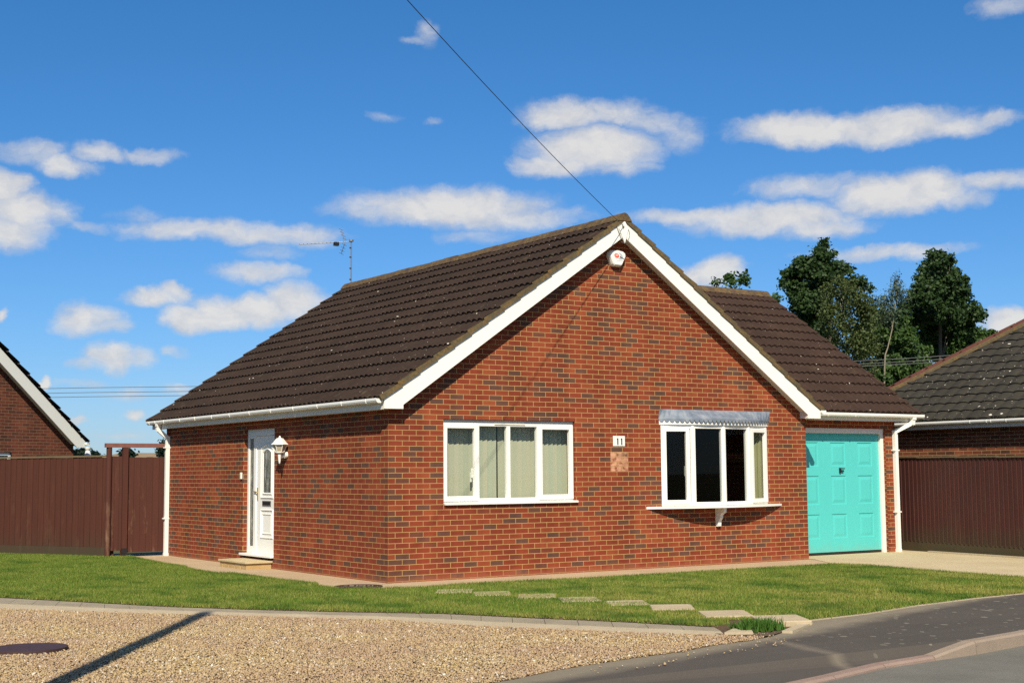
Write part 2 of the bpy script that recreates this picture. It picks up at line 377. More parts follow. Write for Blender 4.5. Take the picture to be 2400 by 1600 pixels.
def thing(name, label, cat, loc=(0, 0, 0), group=None):
    o = bpy.data.objects.new(name, None); COL.objects.link(o); o.location = loc; o.empty_display_size = .2
    ORG[o.name] = tuple(loc); return tag(o, label, cat, group)
def struct(o, kind='structure'): o['kind'] = kind; return o
def top(o, loc):   # move the origin of a one-mesh thing to its base
    d = Vector(loc); o.data.transform(Matrix.Translation(-d)); o.location = d; return o

def wall(mb, to3, xs, z0, topf, holes, uoff=0, flip=False):
    xs = sorted(set(xs+[h[0] for h in holes]+[h[1] for h in holes]))
    for a, b in zip(xs[:-1], xs[1:]):
        m = (a+b)/2; cuts = sorted((h[2], h[3]) for h in holes if h[0] < m < h[1])
        lo = z0; segs = []
        for c0, c1 in cuts: segs.append((lo, lo, c0, c0)); lo = c1
        segs.append((lo, lo, topf(a), topf(b)))
        for l0, l1, t0, t1 in segs:
            p = [(a, l0), (b, l1), (b, t1), (a, t0)]
            if flip: p = p[::-1]
            mb.quad(*[to3(*q) for q in p], uvs=[(q[0]+uoff, q[1]) for q in p])

# ------------------------------------------------------------------ THE BUNGALOW
W, D, SL = 8.2, 8.8, .68
house = thing('brick_bungalow', 'red brick gabled bungalow with brown tiled roof and attached turquoise garage', 'house')
roofz = lambda x: 5.40-SL*abs(x-4.1)
WIN = (.90, 3.245, 1.03, 2.262); BAY = (4.99, 7.23, .95, 2.28); DOOR = (3.81, 5.06, .12, 2.252)
mb = MB()
wall(mb, lambda u, z: (u, 0, z), [0, 4.1, W], -.3, roofz, [WIN, BAY])
w1 = mb.build('wall', BRK_FRONT, house)
for (a, b, c, d), dp in ((WIN, .09), (BAY, .12)):
    mb = MB()
    mb.quad((a, 0, c), (a, dp, c), (a, dp, d), (a, 0, d), [(a, c), (a+dp, c), (a+dp, d), (a, d)])
    mb.quad((b, dp, c), (b, 0, c), (b, 0, d), (b, dp, d), [(b-dp, c), (b, c), (b, d), (b-dp, d)])
    mb.quad((a, 0, d), (a, dp, d), (b, dp, d), (b, 0, d), [(a, d), (a, d+dp), (b, d+dp), (b, d)])
    mb.quad((a, dp, c), (a, 0, c), (b, 0, c), (b, dp, c), [(a, c), (a, c+dp), (b, c+dp), (b, c)])
    mb.build('window_reveal', BRK_FRONT, house)
mb = MB()
wall(mb, lambda u, z: (0, u, z), [0, D], -.3, lambda u: 2.62, [DOOR], flip=True)
for yy, s in ((DOOR[0], 1), (DOOR[1], -1)):
    mb.quad((0, yy, DOOR[2]), (.1, yy, DOOR[2]), (.1, yy, DOOR[3]), (0, yy, DOOR[3]), [(yy, DOOR[2]), (yy+.1, DOOR[2]), (yy+.1, DOOR[3]), (yy, DOOR[3])])
mb.quad((0, DOOR[0], DOOR[3]), (.1, DOOR[0], DOOR[3]), (.1, DOOR[1], DOOR[3]), (0, DOOR[1], DOOR[3]), [(0, 0), (.1, 0), (.1, 1), (0, 1)])
mb.build('wall', BRK_SIDE, house)
mb = MB()
wall(mb, lambda u, z: (u, D, z), [0, 4.1, W], -.3, roofz, [], flip=True)
wall(mb, lambda u, z: (W, u, z), [0, D], -.3, lambda u: 2.62, [])
mb.build('wall', BRK_SIDE, house)
# inside: floor, ceiling and partitions seen only through the panes
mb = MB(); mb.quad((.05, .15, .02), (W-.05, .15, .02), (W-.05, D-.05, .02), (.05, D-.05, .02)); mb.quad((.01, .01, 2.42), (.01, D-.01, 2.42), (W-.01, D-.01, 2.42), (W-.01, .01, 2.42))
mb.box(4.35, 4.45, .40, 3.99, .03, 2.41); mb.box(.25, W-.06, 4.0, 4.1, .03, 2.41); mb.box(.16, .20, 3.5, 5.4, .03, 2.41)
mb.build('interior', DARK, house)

# ---- bargeboards, soffits, fascia
def bargeboard(mir):
    f = (lambda x: W-x) if mir else (lambda x: x)
    poly = [(-.17, 2.384), (.13, 2.384), (.13, 2.441), (4.1, 5.168), (4.1, 5.440), (-.17, 2.536)]
    m = MB(); m.prism(poly, lambda x, z: (f(x), -.20, z), lambda x, z: (f(x), -.176, z)); m.build('bargeboard', BOARD, house)
    m = MB()   # sloping soffit behind the board and the closed foot of the eaves box
    m.prism([(.13, 2.50), (4.1, 5.225), (4.1, 5.255), (.13, 2.53)], lambda x, z: (f(x), -.176, z), lambda x, z: (f(x), 0, z))
    m.prism([(-.165, 2.388), (.13, 2.388), (.13, 2.50), (-.165, 2.50)], lambda x, z: (f(x), -.176, z), lambda x, z: (f(x), -.004, z))
    m.build('soffit', WHITE_OLD, house)
bargeboard(False); bargeboard(True)
mb = MB(); mb.prism([(3.985, 5.29), (4.1, 5.06), (4.175, 5.30), (4.1, 5.42)], lambda x, z: (x, -.222, z), lambda x, z: (x, -.203, z)); fin = mb.build('bargeboard_finial', BOARD, house)
for mir in (0, 1):
    f = (lambda x: W-x) if mir else (lambda x: x)
    m = MB(); xs = sorted((f(-.17), f(-.146))); m.box(xs[0], xs[1], -.17, 9.12, 2.375, 2.51); m.build('fascia', WHITE_OLD, house)
    m = MB(); xs = sorted((f(-.144), f(-.002))); m.box(xs[0], xs[1], .0, 9.1, 2.380, 2.396); m.build('soffit', WHITE_OLD, house)

# ---- tiles
def slope(name, mat, parent, O, U, Sv, nc, g, ur, wave=.15, amp=.036, t=.036):
    O, U, Sv = (np.array(a, float) for a in (O, U, Sv)); N = np.cross(U, Sv); N /= np.linalg.norm(N)
    if N[2] < 0: N = -N
    V = []; F = []; off = 0
    for k in range(nc):
        u0, u1 = ur(k)
        if u1-u0 < .1: continue
        us = np.arange(math.ceil(u0/(wave/8)), math.floor(u1/(wave/8))+1)*(wave/8); us = np.concatenate([[u0], us[(us > u0+.004) & (us < u1-.004)], [u1]])
        n = len(us); ph = us/wave; h = amp*np.power(np.abs(np.sin(math.pi*ph)), .75)
        jit = np.floor(us/.3); rj = np.array([math.sin(j*12.9898+k*78.233)*43758.5453 % 1 for j in jit])
        t_ = t+(rj-.5)*.010; s0 = k*g+(rj-.5)*.012
        def row(s, hh): return O+np.outer(us, U)+(np.outer(s, Sv) if np.ndim(s) else Sv*s)+np.outer(hh, N)
        rows = [row(s0, h-.03), row(s0, h+t_), row(s0, h+t_), row(np.full(n, (k+1)*g+.02), h+.002)]
        V.append(np.concatenate(rows)); i = np.arange(n-1)
        for a, b in ((0, 1), (2, 3)): F.append(np.stack([off+a*n+i, off+a*n+i+1, off+b*n+i+1, off+b*n+i], 1))
        off += 4*n
    return raw_mesh(name, np.concatenate(V), 4, np.concatenate(F), mat, parent, smooth=True)
C34, S34 = math.cos(math.atan(SL)), math.sin(math.atan(SL))
NC, G = 15, .3462
roofL = slope('roof', TILE, house, (-.215, 0, 2.512), (0, 1, 0), (C34, 0, S34), NC, G, lambda k: (-.212, 9.27))
roofR = slope('roof', TILE, house, (W+.215, 0, 2.512), (0, 1, 0), (-C34, 0, S34), NC, G, lambda k: (-.212, 9.27))
mb = MB()   # felt below the tiles closes the roof
mb.quad((-.19, -.19, 2.50), (4.1, -.19, 5.42), (4.1, 9.24, 5.42), (-.19, 9.24, 2.50)); mb.quad((W+.19, -.19, 2.50), (W+.19, 9.24, 2.50), (4.1, 9.24, 5.42), (4.1, -.19, 5.42))
mb.build('roof_underlay', BLACK, house)
def verge(parent, O, U, Sv, nc, g, mat, side, w=.115, over=.03):
    """stepped mortar bedding along the edge of a slope; U points outward from the roof"""
    O, U, Sv = (np.array(a, float) for a in (O, U, Sv)); N = np.cross(U, Sv); N /= np.linalg.norm(N)
    if N[2] < 0: N = -N
    m = MB()
    for k in range(nc):
        a, b = k*g-.01, (k+1)*g+.03
        wi = w+random.uniform(-.02, .02)
        def P(u, s, h): return O+U*u+Sv*s+N*h
        m.add([P(over, a, -.012), P(over, b, -.03), P(-wi, b, -.0), P(-wi, a, -.0), P(over-.006, a, .068), P(over-.006, b, .035), P(-wi, b, .024), P(-wi+random.uniform(-.02, .02), a, .050)],
              [(0, 1, 5, 4), (1, 2, 6, 5), (2, 3, 7, 6), (3, 0, 4, 7), (4, 5, 6, 7), (3, 2, 1, 0)])
    return m.build('verge', mat, parent)
for mir in (0, 1):
    x0, sx = ((-.215, C34) if not mir else (W+.215, -C34)); rp = (roofL, roofR)[mir]
    verge(rp, (x0, -.212, 2.512), (0, -1, 0), (sx, 0, S34), NC, G, VERGE, 0, .085, .012)
    verge(rp, (x0, 9.275, 2.512), (0, 1, 0), (sx, 0, S34), NC, G, VERGE, 0, .05, .01)
def ridge(parent, A, B, mat, r=.125, seg=.45, lift=0, name='ridge_tiles'):
    A, B = np.array(A, float), np.array(B, float); L = np.linalg.norm(B-A); d = (B-A)/L; sd = np.cross(d, (0, 0, 1)); sd /= np.linalg.norm(sd); up = np.cross(sd, d)
    m = MB(); n = int(round(L/seg)); sg = L/n
    for i in range(n):
        prof = [(-1.18, -.62), (-.82, -.12), (-.42, .30), (0, .46), (.42, .30), (.82, -.12), (1.18, -.62)]
        a, b = A+d*(i*sg+.004), A+d*((i+1)*sg-.004); j = random.uniform(-.006, .006); rr = r*random.uniform(.97, 1.03)
        q = [p+sd*(x*rr)+up*(y*rr+j+lift) for p in (a, b) for x, y in prof]; k = len(prof)
        m.add(q, [(s, s+1, k+s+1, k+s) for s in range(k-1)]+[tuple(range(k)), tuple(range(2*k-1, k-1, -1))])
        # mortar joint
        if i: m.add([A+d*(i*sg+e)+sd*(x*r*.95)+up*(y*r*.93+lift) for e in (-.012, .012) for x, y in prof], [(s, s+1, k+s+1, k+s) for s in range(k-1)])
    return m.build(name, mat, parent)
ridge(roofL, (4.1, -.235, 5.49), (4.1, 9.30, 5.49), RIDGE)

# ---- garage wing
GY, GX1, EY, VX, RY = .5, 11.07, .25, 11.47, 4.2
GH = (8.45, 10.80, -.05, 2.262)
mb = MB(); wall(mb, lambda u, z: (u, GY, z), [W, GX1], -.3, lambda u: 2.66, [GH])
mb.quad((GH[1], GY+.12, -.05), (GH[1], GY, -.05), (GH[1], GY, GH[3]), (GH[1], GY+.12, GH[3]), [(0, 0), (.12, 0), (.12, 2.3), (0, 2.3)])
mb.quad((GH[0], GY, GH[3]), (GH[0], GY+.12, GH[3]), (GH[1], GY+.12, GH[3]), (GH[1], GY, GH[3]), [(0, 0), (0, .1), (2, .1), (2, 0)])
zg = lambda y: 5.16-SL*abs(y-RY)
wall(mb, lambda u, z: (GX1, u, z), [GY, RY, 2*RY-GY], -.3, zg, []); wall(mb, lambda u, z: (u, 2*RY-GY, z), [W, GX1], -.3, lambda u: 2.66, [], flip=True)
mb.build('garage_wall', BRK_GAR, house)
gnc = 14; gg = (RY-EY)/C34/gnc
def gur(k):
    z = 2.512+(k+.2)*gg*S34; return (8.2+(5.40-z)/SL*0+max(4.1, 4.1+(5.46-z)/SL-.12)-8.2, VX)
roofG = slope('garage_roof', TILE_G, house, (0, EY-.02, 2.512), (1, 0, 0), (0, C34, S34), gnc, gg, gur)
roofG2 = slope('garage_roof', TILE_G, house, (0, 2*RY-EY+.02, 2.512), (1, 0, 0), (0, -C34, S34), gnc, gg, gur)
for y0, sy in ((EY-.02, C34), (2*RY-EY+.02, -C34)):
    verge(roofG if sy > 0 else roofG2, (VX-.015, y0, 2.512), (1, 0, 0), (0, sy, S34), gnc, gg, TILE_G, 0, .05, .017)
zr = 2.512+(RY-EY+.02)*SL
ridge(roofG, (4.6, RY, zr+.035), (VX+.02, RY, zr+.035), RIDGE)
mb = MB(); mb.quad((8.4, EY+.02, 2.5), (VX-.03, EY+.02, 2.5), (VX-.03, RY, zr-.05), (5.3, RY, zr-.05)); mb.quad((8.4, 2*RY-EY-.02, 2.5), (5.3, RY, zr-.05), (VX-.03, RY, zr-.05), (VX-.03, 2*RY-EY-.02, 2.5))
mb.build('roof_underlay', BLACK, house)
mb = MB(); mb.prism([(EY+.03, 2.39), (EY+.3, 2.39), (RY, 5.02), (2*RY-EY-.3, 2.39), (2*RY-EY-.03, 2.39), (2*RY-EY-.03, 2.50), (RY, zr-.06), (EY+.03, 2.50)], lambda y, z: (VX-.07, y, z), lambda y, z: (VX-.095, y, z)); mb.build('bargeboard', BOARD, house)
mb = MB(); mb.box(8.30, 11.30, EY+.03, EY+.054, 2.385, 2.51); mb.box(11.302, VX-.1, EY+.034, GY-.01, 2.378, 2.50); mb.build('fascia', WHITE_OLD, house)
mb = MB(); mb.box(8.30, 11.30, EY+.056, GY-.003, 2.392, 2.41); mb.build('soffit', WHITE_OLD, house)

# ---- gutters and downpipes
def gutter(parent, A, B, brackets, r=.054, mat=WHITE, out=None, bout=None):
    A, B = np.array(A, float), np.array(B, float); d = (B-A)/np.linalg.norm(B-A); up = np.array((0, 0, 1.)); sd = np.cross(d, up)
    prof = [(-1, .12), (-1, -.35), (-.8, -.78), (-.4, -1), (.4, -1), (.8, -.78), (1, -.35), (1, .12)]
    m = MB(); o = [p+sd*x*r+up*y*r for p in (A, B) for x, y in prof]; i_ = [p+sd*x*r*.92+up*(y*r*.92+.006) for p in (A, B) for x, y in prof]; k = len(prof)
    m.add(o, [(s, s+1, k+s+1, k+s) for s in range(k-1)]); m.add(i_, [(s, k+s, k+s+1, s+1) for s in range(k-1)])
    for e in (0, k-1): m.quad(o[e], o[k+e], i_[k+e], i_[e])
    m.add(o[:k], [tuple(range(k))]); m.add(o[k:], [tuple(reversed(range(k)))])
    g = m.build('gutter', mat, parent)
    for f in brackets:
        p = A+(B-A)*f; b = MB(); w = .014
        q = [p+d*s*w+sd*x*r*1.10+up*(y*r*1.12+(.005 if y > 0 else 0)) for s in (-1, 1) for x, y in prof]
        b.add(q, [(s, s+1, k+s+1, k+s) for s in range(k-1)]+[tuple(range(k)), tuple(reversed(range(k, 2*k)))])
        b.build('gutter_bracket', mat, g)
    return g
gutter(house, (-.226, -.165, 2.515), (-.226, 9.16, 2.515), [.035, .115, .20, .29, .38, .47, .56, .645, .73, .81, .90, .95, .985])
gutter(house, (W+.226, -.23, 2.515), (W+.226, .2, 2.515), [.5])
gutter(house, (8.33, EY-.03, 2.505), (11.53, EY-.03, 2.505), [.2, .42, .93])
def pipe(parent, pts, clips, name='downpipe', s=.036):
    m = MB()
    for a, b in zip(pts[:-1], pts[1:]): m.tube([a, b], s*1.414, n=4, smooth=False)
    for p in pts[1:-1]: m.box(p[0]-s*1.05, p[0]+s*1.05, p[1]-s*1.05, p[1]+s*1.05, p[2]-s*.9, p[2]+s*.9)
    p = pts[0]; m.box(p[0]-s*1.25, p[0]+s*1.25, p[1]-s*1.25, p[1]+s*1.25, p[2]-.04, p[2]+.02)
    o = m.build(name, WHITE, parent)
    b = pts[-1]; q = MB(); q.box(b[0]-s*1.15, b[0]+s*1.15, b[1]-s*1.15, b[1]+s*1.15, b[2], b[2]+.06)
    q.build('pipe_shoe', WHITE, o)
    for z in clips:
        q = MB(); q.box(b[0]-s*1.15-.028, b[0]+s*1.15+.028, b[1]-s*1.12, b[1]+s*1.12, z-.012, z+.012); q.build('pipe_clip', WHITE, o)
    return o
pipe(house, [(-.226, 8.64, 2.46), (-.226, 8.64, 2.36), (-.045, 8.62, 2.20), (-.045, 8.62, -.03)], [.68, 2.02])
pipe(house, [(11.26, .22, 2.46), (11.24, .225, 2.36), (11.02, .455, 2.20), (11.02, .455, -.02)], [.72, 1.86])

# ---- front window (thing > part > sub-parts)
FY = .045
def frame_rect(m, x0, x1, z0, z1, wl, wr, wb, wt, y0, y1):
    m.box(x0, x0+wl, y0, y1, z0, z1); m.box(x1-wr, x1, y0, y1, z0, z1); m.box(x0+wl, x1-wr, y0, y1, z0, z0+wb); m.box(x0+wl, x1-wr, y0, y1, z1-wt, z1)
m = MB(); x0, x1, z0, z1 = .908, 3.236, 1.07, 2.222
m.box(x0, x1, FY, FY+.07, z1-.052, z1); m.box(x0, x1, FY, FY+.07, z0, z0+.052)
for a, b in ((x0, x0+.045), (1.497, 1.540), (2.022, 2.085), (2.567, 2.612), (x1-.045, x1)): m.box(a, b, FY, FY+.07, z0+.052, z1-.052)
win = m.build('window', WHITE, house, .004)
for a, b in ((x0+.008, 1.515), (2.588, x1-.008)):
    m = MB(); frame_rect(m, a, b, z0+.018, z1-.03, .068, .068, .072, .058, FY-.018, FY+.045); m.build('casement', WHITE, win, .005)
for a, b in ((.975, 1.455), (1.54, 2.022), (2.085, 2.567), (2.65, 3.165)):
    m = MB(); m.quad((a, FY+.035, 1.1), (b, FY+.035, 1.1), (b, FY+.035, 2.19), (a, FY+.035, 2.19)); m.build('pane', GLASS, win)
m = MB(); m.box(x0-.004, x1+.03, -.045, FY+.0, 1.034, 1.066); m.box(x0-.002, x1+.005, FY, FY+.07, 1.04, 1.069); m.build('sill', WHITE, win, .005)
m = MB(); m.box(x0, x1, FY-.004, FY+.06, z1+.002, z1+.034); m.build('head_trim', WHITE_OLD, win)
m = MB(); m.box(1.80, 2.345, FY-.014, FY-.001, 2.196, 2.214); m.build('trickle_vent', CREAM, win)
m = MB(); m.box(1.43, 1.452, FY+.05, FY+.065, 1.42, 1.56); m.box(1.425, 1.445, FY+.068, FY+.085, 1.36, 1.50); m.build('handle', WHITE, win)
def blind(xr, label, y=.245):
    m = MB(); x, k = xr[0], 0
    while x < xr[1]-.02:
        w = .089; tl = random.uniform(.006, .02)
        m.add([(x, y+tl, 1.09), (min(x+w, xr[1]), y-tl, 1.09), (min(x+w, xr[1]), y-tl, 2.3), (x, y+tl, 2.3)], [(0, 1, 2, 3)])
        x += .082; k += 1
    o = m.build('vertical_blind', BLIND); top(o, (sum(xr)/2, y, 1.09)); return tag(o, label, 'blind')
blind((.72, 1.965), 'pale green slatted blind behind the left half of the wide flat window')
blind((1.995, 3.46), 'cream slatted blind behind the right half of the wide flat window')
m = MB(); m.tube([(.985, .13, 2.02), (.985, .138, 2.02)], .022, 12); o = m.build('window_ornament', BRASS); m2 = MB(); top(o, (.985, .134, 2.0)); tag(o, 'small round brass disc hanging in the top left corner of the flat window', 'ornament')

# ---- bow window with lead roof
BX = [4.945, 5.50, 6.11, 6.72, 7.272]; BD = [0.0, -.145, -.205, -.145, 0.0]
bay = None
m = MB()
def facet(i, z0, z1, a0, a1, th=.06, off=0.):
    p, q = np.array((BX[i], BD[i])), np.array((BX[i+1], BD[i+1])); d = q-p; L = np.linalg.norm(d); d /= L; n = np.array((d[1], -d[0]))
    def X(u, w, z): s = p+d*u-n*w; return (s[0], s[1], z)
    return L, X
BZ0, BZ1 = .945, 2.235
wl = [(.085, .11), (.06, .06), (.06, .06), (.10, .075)]
for i in range(4):
    L, X = facet(i, 0, 0, 0, 0)
    m.box(0, L, -.0, .07, BZ0, BZ0+.055, X); m.box(0, L, 0, .07, BZ1-.055, BZ1, X); m.box(-.0, .045, 0.0, .07, BZ0+.055, BZ1-.055, X); m.box(L-.045, L, 0, .07, BZ0+.055, BZ1-.055, X)
for i in (1, 2, 3): m.tube([(BX[i], BD[i]+.028, BZ0+.002), (BX[i], BD[i]+.028, BZ1-.002)], .042, 8)
bay = m.build('bow_window', WHITE, house, .004)
for i in range(4):
    L, X = facet(i, 0, 0, 0, 0)
    if i in (0, 3):
        m = MB(); a, b = (.03, L-.07) if i == 0 else (.07, L-.02); c0, c1 = BZ0+.028, BZ1-.045
        for bx in ((a, a+.062, -.018, .04, c0, c1), (b-.062, b, -.018, .04, c0, c1), (a+.062, b-.062, -.018, .04, c0, c0+.065), (a+.062, b-.062, -.018, .04, c1-.06, c1)): m.box(*bx, X)
        m.build('casement', WHITE, bay, .005)
    m = MB(); m.quad(X(.04, .034, BZ0+.04), X(L-.04, .034, BZ0+.04), X(L-.04, .034, BZ1-.04), X(.04, .034, BZ1-.04)); m.build('pane', GLASS_B, bay)
def arcpts(xa, xb, d, n=24): return [(xa+(xb-xa)*k/n, -d*(1-(2*k/n-1)**2)) for k in range(n+1)]
def slab(m, pts, back, z0, z1): m.prism(list(pts)+[(pts[-1][0], back), (pts[0][0], back)], lambda x, y: (x, y, z0), lambda x, y: (x, y, z1))
m = MB(); slab(m, arcpts(4.63, 7.585, .295), .1, .905, .940); m.build('sill', WHITE, bay, .006)
m = MB(); slab(m, arcpts(4.915, 7.30, .235), .08, 2.238, 2.318); m.build('fascia', WHITE, bay)
m = MB(); ap = arcpts(4.905, 7.335, .265, 30)
for (xa, ya), (xb, yb) in zip(ap[:-1], ap[1:]):
    ta, tb = 4.915+(xa-4.905)*1.005, 4.915+(xb-4.905)*1.005
    m.quad((xa, ya-.002, 2.335), (xb, yb-.002, 2.335), (tb, yb*.12-.012, 2.484), (ta, ya*.12-.012, 2.484)); m.quad((xa, ya-.002, 2.320), (xb, yb-.002, 2.320), (xb, yb-.002, 2.335), (xa, ya-.002, 2.335))
    m.quad((xa, ya-.002, 2.319), (xa, .0, 2.319), (xb, .0, 2.319), (xb, yb-.002, 2.319))
    m.quad((ta, ya*.12-.012, 2.484), (tb, yb*.12-.012, 2.484), (tb, .0, 2.487), (ta, .0, 2.487))
m.build('lead_roof', LEAD, bay)
m = MB(); sc = arcpts(4.91, 7.318, .268, 29)   # scalloped lead drip edge
for (xa, ya), (xb, yb) in zip(sc[:-1], sc[1:]):
    e = 7; pts = []
    for k in range(e+1):
        u = k/e; pts.append((xa+(xb-xa)*u, ya+(yb-ya)*u-.004, 2.318-.045*math.sin(math.pi*u)**.6*random.uniform(.9, 1.05)))
    for p, q in zip(pts[:-1], pts[1:]): m.quad((p[0], p[1], 2.336), (q[0], q[1], 2.336), q, p)
m.build('scalloped_flashing', LEAD, bay)
bp = [(0, .60), (-.055, .60), (-.06, .66), (-.075, .70), (-.105, .735), (-.11, .78), (-.15, .815), (-.19, .83), (-.195, .904), (0, .904)]
m = MB(); m.prism(bp, lambda y, z: (6.085, y, z), lambda y, z: (6.145, y, z)); m.build('bracket', WHITE, bay, .004)
L, X = facet(0, 0, 0, 0, 0); m = MB(); m.box(L-.125, L-.105, .06, .09, 1.42, 1.58, X); m.build('handle', CREAM, bay)
m = MB()   # curtain gathered at the right return of the bow
for k in range(10):
    a, b = 6.86+k*.04, 6.86+(k+1)*.04; ya, yb = .085-.05*((a-6.72)/.55-.5)+(.018 if k % 2 else -.01), .085-.05*((b-6.72)/.55-.5)+(.018 if (k+1) % 2 else -.01)
    m.quad((a, ya, .96), (b, yb, .96), (b, yb, 2.26), (a, ya, 2.26))
o = m.build('curtain', CURT); top(o, (7.05, .08, .96)); tag(o, 'pale yellow gathered curtain behind the right pane of the bow window', 'curtain')

# ---- front door
DX = .07; m = MB(); y0, y1, z0, z1 = 3.812, 5.056, .19, 2.25
m.box(DX, DX+.07, y0, y0+.055, z0, z1); m.box(DX, DX+.07, y1-.075, y1, z0, z1); m.box(DX, DX+.07, y0+.055, y1-.075, z1-.115, z1); m.box(DX, DX+.07, 4.70, 4.80, z0, z1-.115)
m.box(DX, DX+.07, 4.80, y1-.075, z0, .30); m.box(DX, DX+.07, 4.80, y1-.075, z1-.155, z1-.115)
door = m.build('front_door', WHITE, house, .004)
m = MB(); lx = DX+.015; m.box(lx, lx+.045, 3.87, 4.70, z0, 2.13); leaf = m.build('door_leaf', WHITE, door, .003)
def tray(m, ya, yb, za, zb, w=.03, h=.014, arch=0):
    xf = lx-.001
    out = [(ya, za), (yb, za), (yb, zb)]+([(ya+(yb-ya)*(1-k/8), zb+arch*math.sin(math.pi*k/8)) for k in range(1, 8)] if arch else [])+[(ya, zb)]
    cy, cz = (ya+yb)/2, (za+zb)/2
    def ins(q, e): return (q[0]+(e if q[0] < cy-.01 else -e if q[0] > cy+.01 else 0), q[1]+(e if q[1] < cz else -e))
    r = [[(xf-hh, *ins(q, e)) for q in out] for e, hh in ((0, 0), (w*.35, h), (w*.65, h), (w, 0))]; n = len(out)
    for a, b in zip(r[:-1], r[1:]): m.add(a+b, [(i, (i+1) % n, n+(i+1) % n, n+i) for i in range(n)])
m = MB(); tray(m, 4.02, 4.52, 1.10, 1.93, .03, .014, .07); tray(m, 4.085, 4.44, 1.165, 1.87, .028, .012, .06); tray(m, 4.02, 4.52, .445, .925, .03); tray(m, 4.08, 4.46, .515, .855, .026, .010); m.build('panel_moulding', WHITE, leaf)
gy0, gy1 = 4.112, 4.412
m = MB(); q = [(gy0, 1.20), (gy1, 1.20), (gy1, 1.84)]+[(gy0+(gy1-gy0)*(1-k/8), 1.84+.06*math.sin(math.pi*k/8)) for k in range(1, 8)]+[(gy0, 1.84)]
m.add([(lx-.004, a, b) for a, b in q], [tuple(range(len(q)))[::-1]]); m.build('door_glass', OBSC, leaf)
m = MB(); m.box(lx-.012, lx-.002, 4.105, 4.445, .978, 1.062); lb = m.build('letterbox', GREYM, leaf, .003)
m = MB(); m.box(lx-.015, lx-.0125, 4.125, 4.425, .993, 1.047); m.build('letter_flap', BLACK, lb)
m = MB(); m.box(lx-.014, lx-.002, 4.625, 4.655, 1.07, 1.275); m.tube([(lx-.03, 4.64, 1.205), (lx-.035, 4.74, 1.21)], .010, 6); m.tube([(lx-.002, 4.64, 1.205), (lx-.034, 4.64, 1.205)], .012, 6); m.build('handle', BRASS, leaf)
m = MB(); m.quad((DX+.02, 4.80, .30), (DX+.02, y1-.075, .30), (DX+.02, y1-.075, 2.095), (DX+.02, 4.80, 2.095)); m.build('side_light', OBSC, door)
m = MB(); m.box(-.055, DX+.05, y0-.0+.004, y1+.045, .148, .187); m.build('threshold', WHITE, door, .005)
# ---- garage door
m = MB(); fx = GY+.045
m.box(10.722, 10.797, fx, fx+.09, -.02, 2.258); m.box(8.46, 10.722, fx, fx+.09, 2.163, 2.258); m.box(8.46, 8.53, fx, fx+.09, -.02, 2.163)
gd = m.build('garage_door_frame', plain('frame_paint', (.80, .73, .64), .5, .4, .04), house, .004)
m = MB(); fy = GY+.1; cols = [(8.735, 9.125), (9.438, 9.825), (10.142, 10.535)]; rows = [(.279, .711), (.886, 1.398), (1.572, 1.998)]
xs = [8.53]+[c for a in cols for c in a]+[10.722]; zs = [.035]+[c for a in rows for c in a]+[2.16]
for i in range(len(xs)-1):
    for j in range(len(zs)-1):
        a, b, c, d = xs[i], xs[i+1], zs[j], zs[j+1]
        if i % 2 and j % 2:
            ring = [(0, 0), (.006, .012), (.030, .012), (.078, .004)]
            rr = [[(a+e, fy+h, c+e), (b-e, fy+h, c+e), (b-e, fy+h, d-e), (a+e, fy+h, d-e)] for e, h in ring]
            for p, q in zip(rr[:-1], rr[1:]): m.add(p+q, [(k, (k+1) % 4, 4+(k+1) % 4, 4+k) for k in range(4)])
            m.add(rr[-1], [(0, 1, 2, 3)])
        else: m.quad((a, fy, c), (b, fy, c), (b, fy, d), (a, fy, d))
gdr = m.build('garage_door', TURQ, house)
m = MB(); m.box(8.53, 10.722, fy+.004, fy+.02, -.02, .034); m.build('dark_gap_strip', BLACK, gdr)  # black strip standing in for the shaded gap under the door
m = MB(); m.box(8.53, 10.722, fy-.012, fy-.002, 2.120, 2.132); m.build('top_rail', TURQ, gdr)
m = MB(); m.box(9.648, 9.676, fy-.03, fy-.001, 1.445, 1.54); m.box(9.655, 9.752, fy-.05, fy-.03, 1.515, 1.535); m.box(9.676, 9.74, fy-.04, fy-.02, 1.475, 1.488); m.build('handle', BLACK, gdr)
# ---- things on the house
t = thing('wall_lantern', 'white six sided coach lantern on the brick wall right of the front door', 'lamp', (0, 3.33, 1.8))
lc = (-.14, 3.30, 0); m = MB()
m.lathe([(.135, 1.958), (.138, 1.965), (.105, 1.995), (.075, 2.035), (.062, 2.05), (.06, 2.058), (.018, 2.07), (.016, 2.085), (.006, 2.10), (0, 2.102)], lc, 6, False); m.build('lamp_roof', WHITE, t)
m = MB(); m.lathe([(.105, 1.957), (.062, 1.842), (0, 1.842)], lc, 6, False); m.build('lamp_glass', LAMPG, t)
m = MB()
for k in range(6):
    a = 2*math.pi*(k+.5)/6; m.tube([(lc[0]+.110*math.cos(a), lc[1]+.110*math.sin(a), 1.957), (lc[0]+.066*math.cos(a), lc[1]+.066*math.sin(a), 1.84)], .008, 4)
m.lathe([(.070, 1.85), (.074, 1.838), (.05, 1.825), (.03, 1.82), (.034, 1.80), (.03, 1.79), (.018, 1.70), (.014, 1.665), (0, 1.655)], lc, 12); m.build('lamp_frame', WHITE, t)
m = MB(); m.tube([(-.005, 3.33, 1.80), (-.05, 3.33, 1.80)], .055, 14); m.tube([(-.05, 3.33, 1.79), (-.09, 3.32, 1.76), (-.13, 3.305, 1.78)], .016, 8); m.build('wall_bracket', WHITE, t)
